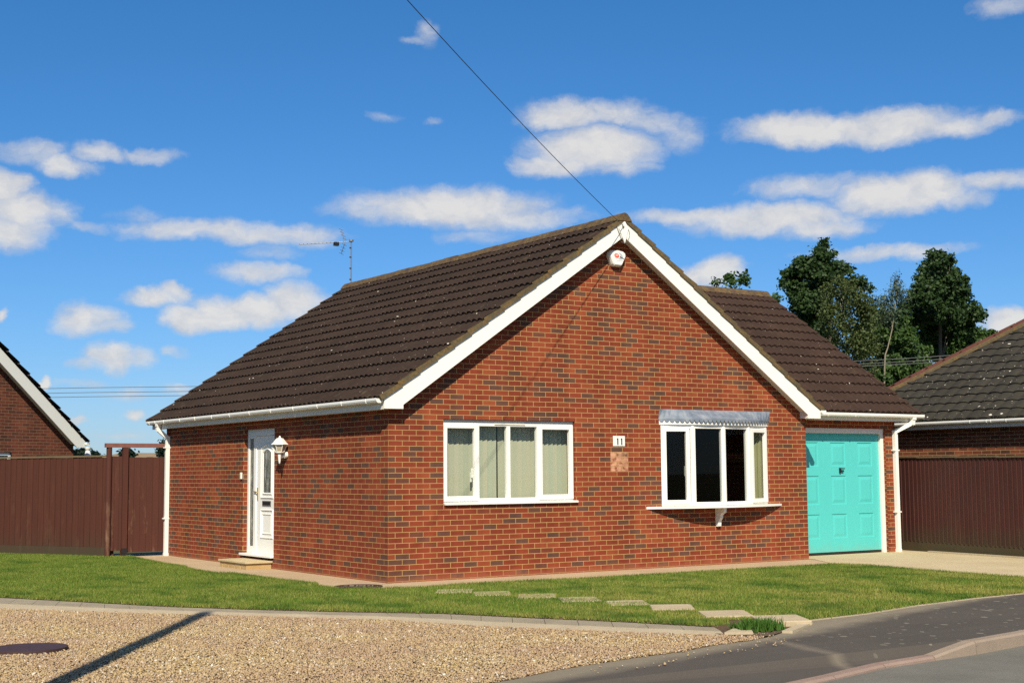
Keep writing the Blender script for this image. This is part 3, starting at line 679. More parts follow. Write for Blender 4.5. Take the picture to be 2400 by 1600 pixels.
m = MB(); m.box(-.03, -.002, 5.10, 5.15, 1.42, 1.53); o = m.build('doorbell', CREAM, None, .004); top(o, (-.015, 5.125, 1.42)); tag(o, 'small cream doorbell box on the brick beside the front door frame', 'doorbell')
# burglar alarm box
t = thing('alarm_box', 'white shield shaped burglar alarm box with red and grey emblem under the gable peak', 'alarm', (4.06, 0, 4.83))
sh = [(3.985, 4.715), (4.125, 4.712), (4.15, 4.74), (4.222, 4.875), (4.215, 4.92), (4.17, 4.955), (4.06, 4.965), (3.95, 4.955), (3.905, 4.915), (3.90, 4.86), (3.96, 4.74)]
cx, cz = 4.06, 4.85
m = MB(); lay = [(-.005, 1.04), (-.05, 1.04), (-.085, .97), (-.10, .86)]; n = len(sh); r = [[(cx+(x-cx)*s, y, cz+(z-cz)*s) for x, z in sh] for y, s in lay]
for a, b in zip(r[:-1], r[1:]): m.add(a+b, [(i, (i+1) % n, n+(i+1) % n, n+i) for i in range(n)])
m.add(r[-1], [tuple(range(n))]); m.build('casing', WHITE, t, .004)
def disc(m, c, rx, rz, y, n=20, rot=0):
    pts = [(c[0]+rx*math.cos(a)*math.cos(rot)-rz*math.sin(a)*math.sin(rot), y, c[1]+rx*math.cos(a)*math.sin(rot)+rz*math.sin(a)*math.cos(rot)) for a in [2*math.pi*k/n for k in range(n)]]; m.add(pts, [tuple(range(n))])
m = MB(); disc(m, (4.085, 4.868), .070, .052, -.1015, rot=-.45); m.build('grey_emblem', GREYP, t)
m = MB(); disc(m, (4.035, 4.87), .060, .050, -.103); m.build('white_ring', WHITE, t)
m = MB(); disc(m, (4.025, 4.873), .048, .036, -.1045, rot=-.25); m.build('red_emblem', RED, t)
m = MB()
for dx in (-.022, -.004, .014): m.box(4.025+dx, 4.032+dx, -.107, -.1055, 4.862, 4.898)
m.build('white_marks', WHITE, t)
m = MB(); m.add([(4.085, -.1045, 4.866), (4.085, -.1045, 4.852), (4.168, -.1045, 4.828), (4.168, -.1045, 4.838)], [(0, 1, 2, 3)]); m.build('black_bar', BLACK, t)
m = MB(); m.box(4.02, 4.15, -.103, -.1012, 4.793, 4.803); m.build('caption_line', LGREY, t)
# number plate 11
t = thing('number_plate', 'white ceramic house number tile reading 11 between the two front windows', 'number plate', (4.09, 0, 1.89))
m = MB(); m.box(3.975, 4.205, -.014, -.001, 1.891, 2.049); m.build('tile', WHITE, t, .003)
for cx in (4.062, 4.140):
    m = MB(); yd = -.0165
    def bx(a, b, c, d, y=yd): m.box(a, b, y, -.0145, c, d)
    bx(cx-.011, cx+.011, 1.917, 2.013); m.add([(cx-.008, yd, 2.013), (cx-.022, yd, 1.995), (cx-.022, yd, 1.988), (cx-.008, yd, 1.996)], [(0, 1, 2, 3)]); bx(cx-.016, cx+.016, 1.914, 1.919)
    m.build('digit', NAVY, t)
for x, z, a, b in [(x, z, .025, .004) for x in (4.06, 4.14) for z in (1.902, 2.036)]+[(x, z, .006, .016) for x in (4.0, 4.18) for z in (1.93, 2.01)]:
    m = MB(); m.box(x-a, x+a, -.0155, -.0145, z-b, z+b); m.build('border_mark', LGREY, t)
# TV aerial on the rear end of the ridge
AX, AY = 4.12, 9.12; t = thing('tv_aerial', 'grey yagi television aerial on a mast at the far end of the roof ridge', 'aerial', (AX, AY, 5.5))
pm = atd(814, 559, 29.3); top_z = pm[2]
m = MB(); m.tube([(AX, AY, 5.45), (AX, AY, top_z)], .014, 8); m.build('mast', GREYM, t)
for z in (5.62, 5.86, 6.10, 6.30): m = MB(); m.tube([(AX-.02, AY, z-.012), (AX-.02, AY, z+.012)], .022, 6); m.build('cable_tie', BLACK, t)
bd = BR*-1*.97+BU*-.075*0+np.array((0, 0, -.055)); tp = np.array((AX, AY, top_z-.03))
m = MB(); m.tube([tp+bd*-.04, tp+bd*1.14], .009, 6); m.build('boom', GREYM, t)
el = np.cross(bd, (0, 0, 1)); el /= np.linalg.norm(el)
for k in range(11):
    m = MB(); c = tp+bd*(.28+k*.085); m.tube([c-el*.11-np.array((0, 0, .01)), c+el*.11+np.array((0, 0, .01))], .004, 5); m.build('director', GREYM, t)
c = tp+bd*.33; m = MB(); m.box(c[0]-.05, c[0]+.05, c[1]-.04, c[1]+.04, c[2]-.075, c[2]+.0); m.build('dipole_box', BLACK, t)
c = tp+bd*.13
for s, top_ in ((1, .27), (-1, .25)):
    m = MB(); e = c+bd*.09*abs(top_)/.25+np.array((0, 0, s*top_)); m.tube([c, e], .008, 6)
    for k in range(4):
        p = c+(e-c)*(.25+.25*k); m.tube([p-el*.14+bd*.03, p+el*.14-bd*.03], .004, 5)
    m.build('reflector', GREYM, t)
m = MB(); m.tube([tp+np.array((0, 0, .0)), tp+np.array((0, 0, .035))], .05, 10); m.build('mast_clamp', GREYM, t)
# telephone pole that throws the long shadow over the gravel, and its cable
PX, PY, PH = -8.10, -9.10, 7.3
t = thing('telegraph_pole', 'tall brown wooden telegraph pole standing left of the view beside the gravel', 'pole', (PX, PY, -.05))
m = MB(); m.tube([(PX, PY, -.3), (PX, PY, 3.5), (PX, PY, PH)], [.105, .098, .088], 14); m.build('shaft', POLEW, t)
m = MB(); m.tube([(PX-.16, PY, PH-.25), (PX+.16, PY, PH-.25)], .03, 8); m.build('cable_bracket', GREYM, t)
A, B = np.array((4.06, -.235, 5.325)), np.array((PX+.14, PY+.05, PH-.02))
pts = [A+(B-A)*k/24+np.array((0, 0, -.16*4*(k/24)*(1-k/24))) for k in range(25)]
m = MB(); m.tube(pts, .0048, 6); o = m.build('telephone_cable', BLACK); tag(o, 'black overhead telephone cable running from the gable peak up out of view', 'cable'); top(o, tuple(A))
t = thing('cable_hook', 'small grey cable hook with loose loop of wire on the bargeboard peak', 'hook', (4.06, -.21, 5.33))
m = MB(); m.tube([(4.06, -.225, 5.36), (4.045, -.24, 5.33), (4.06, -.24, 5.31), (4.08, -.228, 5.325)], .009, 6); m.build('hook', GREYM, t)
m = MB(); m.tube([(4.06+.14*math.sin(a)*.9+.02, -.206, 5.21+.14*math.cos(a)) for a in np.linspace(-.2, 3.6, 18)], .005, 5); m.tube([(3.94, -.206, 5.33), (4.03, -.225, 5.12)], .005, 5); m.build('wire_loop', GREYM, t)
# door step
t = thing('door_step', 'low sandstone step with pale slab top below the white front door', 'step', (-.22, 4.4, -.02))
m = MB(); m.box(-.47, -.003, 3.83, 4.98, .072, .105); m.build('slab', STEPST, t, .006)
m = MB(); yb = 3.86
while yb < 4.9: m.box(-.445, -.01, yb, min(yb+.235, 4.955), -.05, .069); yb += .247
o = m.build('stone_course', STEPB, t, .006)
# manhole covers
def manhole(c, r, label, txt):
    t = thing('manhole_cover', label, 'manhole cover', c, 'round iron manhole covers'); m = MB()
    m.lathe([(r*1.03, -.02), (r*1.03, .012), (r*.96, .014), (r*.955, .010), (0, .011)], c, 32, False); m.build('cover', IRON, t)
    if txt:
        m = MB(); d = BR[:2]/np.linalg.norm(BR[:2]); e = np.array((-d[1], d[0]))
        for k, (a, w, h) in enumerate([(-.17, .05, .02), (-.09, .06, .05), (-.02, .02, .06), (.03, .05, .03), (.08, .03, .05), (.14, .04, .03), (.19, .015, .05)]):
            p = np.array(c[:2])+d*a; q = [p-d*w/2-e*h, p+d*w/2-e*h, p+d*w/2+e*h, p-d*w/2+e*h]; m.add([(x[0], x[1], c[2]+.016) for x in q], [(0, 1, 2, 3)])
        m.build('worn_lettering', plain('worn_paint', (.45, .40, .34), .7, .2, .3, 40), t)
mc = onZ(840, 1373, -.01); manhole((mc[0], mc[1], -.018), .315, 'round rusty manhole cover with worn pale lettering on the path by the corner', True)
mc = onZ(70, 1517, -.03); manhole((mc[0], mc[1], -.035), .315, 'plain round rusty manhole cover set in the gravel at the left', False)

# ------------------------------------------------------------------ GROUND
def sheet(name, pts, mat, z=None, thick=0):
    p3 = [(p[0], p[1], p[2] if len(p) > 2 else z) for p in pts]
    tris = tessellate_polygon([[Vector((p[0], p[1], 0)) for p in p3]]); n = len(p3); m = MB()
    fs = []
    for t_ in tris:
        a, b, c = (Vector(p3[i]) for i in t_); fs.append(tuple(t_) if (b-a).cross(c-a).z > 0 else tuple(reversed(t_)))
    m.add(p3, fs)
    if thick: m.add(p3+[(x, y, z_-thick) for x, y, z_ in p3], [(i, (i+1) % n, n+(i+1) % n, n+i) for i in range(n)])
    return struct(m.build(name, mat))
sheet('ground', [(-1500, -1500), (1500, -1500), (1500, 2500), (-1500, 2500)], GROUND, -.32)
KIN = [(-14, -10.6, -.175), (-8, -10.1, -.175), (-4, -9.55, -.175), (-1.42, -9.0, -.175), (-.86, -8.87, -.175), (-.02, -8.66, -.172), (.71, -8.60, -.165), (1.34, -8.55, -.085), (2.49, -8.36, -.085), (5, -8.15, -.085), (16, -7.9, -.085)]
def offs(L, d):
    o = []
    for i, p in enumerate(L):
        a, b = np.array(L[max(i-1, 0)][:2]), np.array(L[min(i+1, len(L)-1)][:2]); t_ = (b-a)/np.linalg.norm(b-a); o.append((p[0]+t_[1]*d, p[1]-t_[0]*d, p[2]))
    return o
KOUT = offs(KIN, .12)
for nm, rng_, mat in (('kerb', range(0, 7), KERBP), ('kerb', range(6, len(KIN)), KERBM)):
    m = MB(); ii = list(rng_); a = [KIN[i] for i in ii]; b = [KOUT[i] for i in ii]
    for i in range(len(a)-1):
        L = np.linalg.norm(np.array(a[i+1])-np.array(a[i])); ns = max(1, round(L/.9))
        for k in range(ns):
            f0, f1 = k/ns+.006/L, (k+1)/ns-.006/L
            P = lambda l, f: np.array(l[i])*(1-f)+np.array(l[i+1])*f
            A0, A1, B0, B1 = P(a, f0), P(a, f1), P(b, f0), P(b, f1); e = (B0-A0)*.18
            dn = np.array((0, 0, 1.)); dr = .018
            q = [A0, A1, B1-e, B0-e, B0-dn*dr, B1-dn*dr, B0-dn*.3+(B0-A0)*.1, B1-dn*.3+(B0-A0)*.1, A0-dn*.3, A1-dn*.3]
            m.add(q, [(0, 3, 2, 1), (3, 4, 5, 2), (4, 6, 7, 5), (0, 1, 9, 8), (0, 8, 6, 4, 3), (1, 2, 5, 7, 9)])
    struct(m.build(nm, mat))
rd = [(x, y, -.205) for x, y, z in KOUT]; sheet('road', [(-60, -10.9, -.205)]+rd+[(60, -7.8, -.205), (60, -40, -.205), (-60, -40, -.205)], ROADM)
LFR = [(1.01, -6.87), (2.0, -6.77), (3.12, -6.5), (4.36, -6.33), (5.36, -6.28), (7.1, -6.22)]
GR = [(-.09, -7.45), (-.41, -7.56), (-.82, -7.59), (-1.44, -7.78), (-1.92, -7.83), (-2.92, -8.03), (-3.42, -8.22), (-5, -8.62), (-8, -9.3), (-14, -9.9)]
pv = [(.86, -7.03, -.03)]+[(x, y-.035, -.028) for x, y in LFR]+[(16, -6.1, -.028)]+[p for p in KIN[::-1]]+[(x, y, -.06) for x, y in GR[::-1]]+[(.2, -7.3, -.05)]
sheet('pavement', pv, PAVE, thick=.2)
sheet('path', [(-1.4, 10), (-1.4, -1.6), (8.0, -1.6), (8.3, .6), (8.3, 10)], PATHM, -.02)
sheet('driveway', [(7.0, -6.25), (12.2, -6.25), (12.2, .9), (8.22, .9), (8.22, -.12), (7.5, -1.28)], DRIVE, -.015)
LB = [(-.79, 8.6), (-1.04, 5.98), (-1.03, 5.04), (-1.16, 4.61), (-1.22, 4.04), (-1.22, 3.34), (-1.04, 3.05), (-1.0, 1.44), (-.91, .41), (-1.08, .02), (-1.06, -.62), (-.57, -.93), (-.05, -1.09), (.6, -.98), (1.37, -1.04), (2.49, -1.21), (3.93, -1.26), (5.36, -1.27), (7.04, -1.34), (7.42, -1.32), (7.56, -1.79), (7.38, -2.95), (7.25, -4.94), (7.1, -6.2)]
LFL = [(-4.87, 1.24), (-4.23, -.04), (-3.65, -1.22), (-3.04, -2.14), (-2.41, -2.97), (-1.96, -3.47), (-1.5, -3.97), (-.97, -4.98), (-.5, -5.8), (-.08, -6.72)]
lawn = LB+LFR[::-1][1:]+[(.95, -6.75), (.35, -6.45), (.1, -6.75)]+LFL[::-1]+[(-6.6, 4.2), (-6.5, 15), (-1.6, 11)]
sheet('lawn', lawn, LAWN, -.012)
m = MB(); n_ = len(lawn); m.add([(x, y, -.014) for x, y in lawn]+[(x, y, -.1) for x, y in lawn], [(i, n_+i, n_+(i+1) % n_, (i+1) % n_) for i in range(n_)]); struct(m.build('lawn_edge_soil', SOIL))
sheet('soil', [(-.3, -6.6), (-.36, -7.15), (-.16, -7.47), (-.07, -7.47), (.24, -7.33), (.9, -7.02), (1.1, -6.6), (.4, -6.2)], SOIL, -.044)
GB = [(-5.19, -.02), (-4.4, -1.15), (-3.61, -2.16), (-2.85, -3.1), (-2.21, -3.92), (-1.68, -5.15), (-.95, -6.32), (-.34, -7.16)]
grav = GB+[(-.15, -7.47)]+GR+[(-14, -2), (-9, 4.5)]
sheet('gravel_bed', grav, GRBED, -.065, thick=.1)
# edging stones between lawn and gravel: a row of grey blocks with a pale haunching strip
def lerpline(L, n):
    P = np.array(L); d = np.concatenate([[0], np.cumsum(np.linalg.norm(np.diff(P, axis=0), axis=1))]); s = np.linspace(0, d[-1], n); return np.stack([np.interp(s, d, P[:, k]) for k in (0, 1)], 1)
nn = 34; a = lerpline([(-6.8, 4.1)]+LFL, nn*4+1); b = lerpline([(-7.2, 2.9)]+GB, nn*4+1)
m1, m2 = MB(), MB()
for i in range(0, nn*4):
    g0 = .03 if i % 4 == 0 else 0; g1 = .03 if i % 4 == 3 else 0
    P = lambda f, k, gg: (a[k]*(1-f)+b[k]*f)
    k0, k1 = i, i+1
    def pt(f, s): return a[i]*(1-f)*(1-s)+a[i+1]*(1-f)*s+b[i]*f*(1-s)+b[i+1]*f*s
    zt = -.03
    q = [pt(.02, g0), pt(.02, 1-g1), pt(.6, 1-g1), pt(.6, g0)]
    m1.add([(x, y, zt) for x, y in q]+[(x, y, -.15) for x, y in q], [(0, 1, 2, 3), (0, 3, 7, 4), (3, 2, 6, 7), (1, 0, 4, 5), (2, 1, 5, 6)])
    q = [pt(.615, 0), pt(.615, 1), pt(1.0, 1), pt(1.0, 0)]
    m2.add([(x, y, -.036 if k < 2 else -.05) for k, (x, y) in enumerate(q)]+[(x, y, -.15) for x, y in q], [(0, 1, 2, 3), (3, 2, 6, 7), (1, 0, 4, 5)])
struct(m1.build('edging', EDGEG)); struct(m2.build('edging_haunch', EDGEL))
m = MB(); q = [(-.16, -7.42), (-.3, -7.2), (-.04, -7.12), (.28, -7.36), (.2, -7.42)]; struct(sheet('edging_end', [(-.36, -7.17), (-.02, -6.94), (.06, -7.08), (-.12, -7.30)], EDGEL, -.02, .1))
m = MB()
for p, q in zip([(.86, -7.02)]+LFR[:-1], LFR): m.add([(p[0], p[1]+.005, -.02), (q[0], q[1]+.005, -.02), (q[0], q[1]-.045, -.02), (p[0], p[1]-.045, -.02), (p[0], p[1]-.045, -.1), (q[0], q[1]-.045, -.1), (p[0], p[1]+.005, -.1), (q[0], q[1]+.005, -.1)], [(0, 3, 2, 1), (3, 4, 5, 2), (0, 1, 7, 6)])
m.add([(.22, -7.34, -.03), (.30, -7.40, -.03), (.92, -7.07, -.02), (.84, -6.99, -.02), (.22, -7.34, -.12), (.30, -7.40, -.12), (.92, -7.07, -.12), (.84, -6.99, -.12)], [(0, 1, 2, 3), (1, 5, 6, 2), (0, 3, 7, 4), (0, 4, 5, 1), (3, 2, 6, 7)])
struct(m.build('pavement_edging', EDGEL))
# stepping stones
ST = [((-.04, -1.82), 'almost overgrown stepping stone nearest the house wall, only a sliver showing'), ((.14, -2.42), 'thin sliver of stepping stone, second from the house in the lawn trail'), ((.38, -3.05), 'partly overgrown stepping stone, third from the house in the lawn trail'),
      ((.50, -3.75), 'partly overgrown stepping stone, fourth from the house in the lawn trail'), ((.66, -4.44), 'stepping stone with grass over its edges, fourth from the pavement'), ((.69, -5.19), 'clear sandy stepping stone, third from the pavement in the lawn trail'),
      ((.67, -6.07), 'large clear sandy stepping stone, second from the pavement in the lawn trail'), ((.77, -6.77), 'sandy stepping stone at the pavement edge, beside the green tuft')]
sa, sb = np.array((.42, -.21)), np.array((-.30, -.46)); m = MB()
m.add([(*(s*sa*.5+t_*sb*.5), z) for z in (0, -.08) for s, t_ in ((-1, -1), (1, -1), (1, 1), (-1, 1))], [(0, 3, 2, 1), (0, 1, 5, 4), (1, 2, 6, 5), (2, 3, 7, 6), (3, 0, 4, 7)])
st0 = m.build('stepping_stone', STONE, None, .012)
for i, ((x, y), lab) in enumerate(ST):
    o = st0 if i == 0 else st0.copy()
    if i: COL.objects.link(o)
    o.location = (x, y, .010 if i > 4 else .002); o.rotation_euler = (0, 0, random.uniform(-.06, .06)); sc_ = 1.08 if i > 5 else 1; o.scale = (sc_, sc_, 1)
    tag(o, lab, 'stepping stone', 'stepping stones across the front lawn')

def inpoly(P, poly):
    x, y = P[:, 0], P[:, 1]; c = np.zeros(len(P), bool); q = np.array(poly)
    for (x0, y0), (x1, y1) in zip(q, np.roll(q, -1, 0)):
        with np.errstate(divide='ignore', invalid='ignore'): k = ((y0 > y) != (y1 > y)) & (x < (x1-x0)*(y-y0)/(y1-y0+1e-12)+x0)
        c ^= k
    return c
def visible(P, z, m=60):
    q = np.c_[P, np.full(len(P), z)]-CAM; d = q@BF; u = 1200+FPX*(q@BR)/d; v = 800-FPX*(q@BU)/d
    return (d > 0) & (u > -350) & (u < 2750) & (v < 1720)
def scatter(poly, dens):
    q = np.array(poly); lo, hi = q.min(0), q.max(0); n = int(dens*np.prod(hi-lo)); P = lo+rng.random((n, 2))*(hi-lo)
    P = P[inpoly(P, poly)]; return P[visible(P, 0)]
# gravel stones
P = scatter(grav, 3600); P = P[~inpoly(P, [(mc[0]+.33*math.cos(a), mc[1]+.33*math.sin(a)) for a in np.linspace(0, 6.28, 24)[:-1]])]
xtra = scatter(GR[:6]+[(-2.9, -8.5), (-.1, -7.9)], 60); x2 = scatter([(-.3, -7.2), (-.12, -7.5), (.1, -7.42), (.25, -7.33), (.0, -7.2)], 900); P = np.concatenate([P, xtra, x2]); n = len(P)
base = np.array([(1, 0, 0), (-1, 0, 0), (0, 1, 0), (0, -1, 0), (0, 0, 1), (0, 0, -1)], float); fo = np.array([(0, 2, 4), (2, 1, 4), (1, 3, 4), (3, 0, 4), (2, 0, 5), (1, 2, 5), (3, 1, 5), (0, 3, 5)])
sz = np.clip(rng.lognormal(-4.80, .36, n), .004, .020)[:, None, None]; V = base[None]*(1+rng.normal(0, .22, (n, 6, 3)))*sz*np.array([1.15, .95, .7]); th = rng.random(n)*6.28; c, s = np.cos(th), np.sin(th)
V = np.stack([V[..., 0]*c[:, None]-V[..., 1]*s[:, None], V[..., 0]*s[:, None]+V[..., 1]*c[:, None], V[..., 2]], -1); tl = rng.normal(0, .35, n)[:, None]; V[..., 2] += V[..., 0]*tl
V += np.c_[P, -.058+rng.random(n)*.014][:, None]
g = raw_mesh('gravel', V.reshape(-1, 3), 3, (fo[None]+6*np.arange(n)[:, None, None]).reshape(-1, 3), PEB); struct(g, 'stuff')
# grass
def quadpoly(c, k=1.): return [tuple(np.array(c)+k*(s*sa*.5+t_*sb*.5)) for s, t_ in ((-1, -1), (1, -1), (1, 1), (-1, 1))]
def blades(P, hmin, hmax, w, z0, lean=.5, name='grass'):
    n = len(P); th = rng.random(n)*6.283; d = np.c_[np.cos(th), np.sin(th), np.zeros(n)]; h = (hmin+(hmax-hmin)*rng.random(n))[:, None]
    la = rng.random(n)*6.283; ln = np.c_[np.cos(la), np.sin(la), np.zeros(n)]*h*lean*rng.random((n, 1)); b = np.c_[P, np.full(n, z0)]; ww = w*(.7+.6*rng.random((n, 1)))
    V = np.stack([b-d*ww, b+d*ww, b+ln+np.c_[np.zeros((n, 2)), h[:, 0]]], 1)
    return V.reshape(-1, 3), np.arange(3*n).reshape(-1, 3)
lawn_in = lawn
P = scatter(lawn_in, 5200); keep = np.ones(len(P), bool)
for i, ((x, y), _) in enumerate(ST):
    k = 1.04 if i > 5 else .94; qp = quadpoly((x, y), k*(1.08 if i > 5 else 1)); ins = inpoly(P, qp)
    if i < 6:   # the near half of the older stones is overgrown
        e = (P-np.array((x, y)))@(sb/np.linalg.norm(sb)); ins &= e < (-.20 if i < 3 else -.16 if i < 4 else -.06 if i < 5 else 1)
    keep &= ~ins
for u, v, a_, b_ in ((1992, 1349, .28, .10), (1300, 1442, .5, .05), (640, 1424, .6, .06), (1900, 1440, .5, .05), (2150, 1408, .6, .06)):   # worn patches
    c0 = onZ(u, v, 0)[:2]; e = P-c0; keep &= ~(((e@BR[:2]/a_)**2+(e@BF[:2]/b_/1.5)**2 < 1) & (rng.random(len(P)) < .75))
P = P[keep]; dn = np.linalg.norm(P-CAM[:2], axis=1)
patch = .75+.5*np.sin(P[:, 0]*2.1+1.3*np.sin(P[:, 1]*1.7))*np.sin(P[:, 1]*2.7+P[:, 0])*.5
V, F = blades(P, .014, .040, .0042, -.014)
def along(L, sp, jit):
    Q = lerpline(L, int(sum(np.linalg.norm(np.array(b)-np.array(a)) for a, b in zip(L[:-1], L[1:]))/sp)); Q = Q+rng.normal(0, jit, Q.shape); return Q[visible(Q, 0)]
E1 = [blades(along(LB, .0012, .018), .022, .055, .004, -.015, 1.0), blades(along(LFR, .0016, .022), .015, .045, .004, -.015, 1.0), blades(along(LFL, .0016, .018), .02, .05, .004, -.02, 1.0)]
for u, v, a_, b_, n_, h_ in ((2110, 1386, .55, .10, 1500, .075), (1425, 1390, .25, .09, 700, .07), (700, 1385, .5, .12, 700, .06), (2300, 1375, .3, .08, 500, .07), (1060, 1378, .35, .08, 700, .06), (560, 1400, .4, .1, 500, .06)):
    c0 = onZ(u, v, 0)[:2]; q_ = rng.normal(size=(n_, 1))*a_*.5*BR[:2]+rng.normal(size=(n_, 1))*b_*BF[:2]; E1.append(blades(c0+q_, .03, h_, .0045, -.014, .8))
for V2, F2 in E1: F = np.concatenate([F, F2+len(V)]); V = np.concatenate([V, V2])
o = raw_mesh('grass', V, 3, F, BLADE); struct(o, 'stuff')
# green tuft by the kerb
t = thing('weed_tuft', 'bright green leafy weed tuft between the edging stones and the pavement', 'plant', (.16, -7.06, -.04))
P = np.c_[rng.normal(.16, .15, 900), rng.normal(-7.04, .11, 900)]; P = P[inpoly(P, [(-.14, -7.16), (.08, -7.3), (.42, -7.2), (.62, -6.98), (.5, -6.78), (-.05, -6.9)])]
V, F = blades(P, .05, .12, .012, -.04, .9); raw_mesh('leaves', V, 3, F, WEED, t)

# ------------------------------------------------------------------ FENCES AND GATE
def board_run(m, A, B, z0, z1, pitch, th, lap=.0, z0b=None, z1b=None):
    A, B = np.array(A, float), np.array(B, float); L = np.linalg.norm(B-A); d = (B-A)/L; n = np.array((d[1], -d[0])); k = max(1, round(L/pitch)); pitch = L/k
    for i in range(k):
        s0, s1 = i*pitch, (i+1)*pitch-.0015+lap; f = i/k
        za, zb = z0+((z0b if z0b is not None else z0)-z0)*f, z1+((z1b if z1b is not None else z1)-z1)*f+random.uniform(-.004, .004)
        o0, o1 = (.0, th) if lap else (random.uniform(0, .003), )*2
        p = [A+d*s0+n*(th*.4), A+d*s1+n*(th+o1), A+d*s1, A+d*s0]
        m.add([(x, y, za) for x, y in p]+[(x, y, zb) for x, y in p], [(0, 1, 5, 4), (1, 2, 6, 5), (2, 3, 7, 6), (3, 0, 4, 7), (4, 5, 6, 7)])
FA, FB = (-1.05, 8.95), (-3.79, 13.99)
t = thing('board_fence', 'long red brown close boarded fence at the left edge of the lawn', 'fence', (*FA, 0))
m = MB(); board_run(m, FB, FA, .16, 1.845, .152, .012, z0b=.16, z1b=1.835); m.build('boards', FENCE, t)
d = np.array(FA)-np.array(FB); d /= np.linalg.norm(d); nrm = np.array((d[1], -d[0]))
def strip(m, A, B, o0, o1, z0, z1):
    A, B = np.array(A, float), np.array(B, float); e = (B-A)/np.linalg.norm(B-A); n = np.array((e[1], -e[0])); p = [A+n*o0, B+n*o0, B+n*o1, A+n*o1]
    m.add([(x, y, z0) for x, y in p]+[(x, y, z1) for x, y in p], [(0, 1, 5, 4), (1, 2, 6, 5), (2, 3, 7, 6), (3, 0, 4, 7), (4, 5, 6, 7), (3, 2, 1, 0)])
m = MB(); strip(m, FB, FA, -.03, .03, 1.848, 1.88); m.build('capping', CAP, t)
m = MB(); strip(m, FB, FA, -.03, .016, -.1, .158); m.build('gravel_board', stained_wood('gravel_board_stain', (.07, .035, .02), (.16, .10, .055), .6, .7), t)
m = MB(); p = np.array(FA)+d*.06; m.box(p[0]-.05, p[0]+.05, p[1]-.05, p[1]+.05, -.1, 1.83); m.build('post', FENCE, t)
# gate
def gp(u, v=1200, y=8.80): return onY(u, v, y)[0]
gx0, gx1 = gp(297), -.02; sx0 = gp(252); GYY = 8.80
t = thing('side_gate', 'worn red brown wooden side gate under a bare timber rail, beside the house', 'gate', ((sx0+gx1)/2, GYY, 0))
m = MB(); board_run(m, (gx0, GYY), (gx1, GYY), .06, 1.84, .118, .014); m.build('gate_leaf', GATE, t)
m = MB(); board_run(m, (sx0+.03, GYY), (gx0-.07, GYY), .10, 1.86, .092, .012); m.build('side_panel', GATE, t)
m = MB(); m.box(gx0-.105, gx0-.006, GYY-.06, GYY+.03, -.05, 2.02); m.build('post', GATE, t)
m = MB(); m.tube([(sx0+.01, GYY, -.05), (sx0+.01, GYY, 2.02)], .055, 10); m.build('post', GATE, t)
m = MB(); m.box(sx0-.07, gx1+.02, GYY-.06, GYY+.04, 2.022, 2.10); m.build('top_rail', RAIL, t)
m = MB(); m.box(gx0-.11, gx0-.004, GYY-.075, GYY-.061, -.03, .14); m.build('post_shoe', BLACK, t)
# right fence, boards overlapping, running from the garage corner towards the road
RA, RB = (11.585, 1.28), (10.85, -4.55)
t = thing('featheredge_fence', 'dark red brown feather edge board fence running along the driveway', 'fence', (*RA, 0))
m = MB(); board_run(m, RA, RB, .17, 1.745, .105, .011, lap=.013, z0b=.12, z1b=1.67); bo = m.build('boards', FENCE_R, t)
m = MB(); strip(m, RA, RB, -.03, .03, 1.69, 1.7); 
m = MB(); A_, B_ = np.array(RA), np.array(RB)
for k in range(6):
    a_, b_ = A_+(B_-A_)*k/6, A_+(B_-A_)*(k+1)/6; strip(m, a_, b_, -.035, .04, 1.728-.009*k-.008, 1.755-.009*k-.008)
m.build('capping', CAP, t)
m = MB(); strip(m, RA, RB, -.03, .012, -.1, .165); m.build('gravel_board', stained_wood('gravel_board_right', (.085, .05, .025), (.16, .12, .07), .6, .8), t)
m = MB()
for k in range(3): 
    m = MB(); p = A_+(B_-A_)*(k/2*.98+.01)+np.array((.06, 0)); m.box(p[0]-.045, p[0]+.045, p[1]-.045, p[1]+.045, -.1, 1.66); m.build('post', FENCE_R, t)
m = MB(); e = (B_-A_)/np.linalg.norm(B_-A_); strip(m, A_+e*1.3+np.array((-.13, 0)), B_+np.array((-.13, 0)), -.05, .03, -.05, .012); struct(m.build('fence_edging', EDGEL))

# ------------------------------------------------------------------ NEIGHBOURS
# left: gabled brick house seen over the fence
ND = 35.; ft = CAM+(ND/42.15)*(np.array((3.411, 25.397, 2.40))-CAM); hd = R(61); dx_ = np.array((math.sin(hd), math.cos(hd))); in_ = np.array((-dx_[1], dx_[0])); zb = ft[2]-2.384
o2 = ft[:2]-dx_*.15+in_*.2
def NL(x, y, z): q = o2+dx_*x+in_*y; return (q[0], q[1], z+zb)
nh = thing('brick_house', 'brown brick neighbouring house with white bargeboard behind the left fence', 'house', NL(-4.1, 4, 0))
nW = 9.0; nsl = .775; nz = lambda x: 2.55+nsl*(nW/2-abs(x+nW/2))
wx = (onY(0, 0, 0)*0)[0]
def gable_hit(u, v):   # point of the gable plane in its own (x, z)
    n = np.array((in_[0], in_[1], 0)); r = ray(u, v); p0 = np.array((o2[0], o2[1], 0)); q = CAM+r*((n@(p0-CAM))/(n@r)); return (q[:2]-o2)@dx_, q[2]-zb
wxr, wzt = gable_hit(27, 1060); hole = (wxr-1.6, wxr, wzt-1.1, wzt)
m = MB(); wall(m, lambda u, z: NL(u, 0, z), [-nW, -nW/2, 0], -.3, nz, [hole]); wall(m, lambda u, z: NL(0, u, z), [0, 8.5], -.3, lambda u: 2.55, []); wall(m, lambda u, z: NL(-nW, u, z), [0, 8.5], -.3, lambda u: 2.55, [], flip=True)
m.build('wall', BRK_OLD, nh)
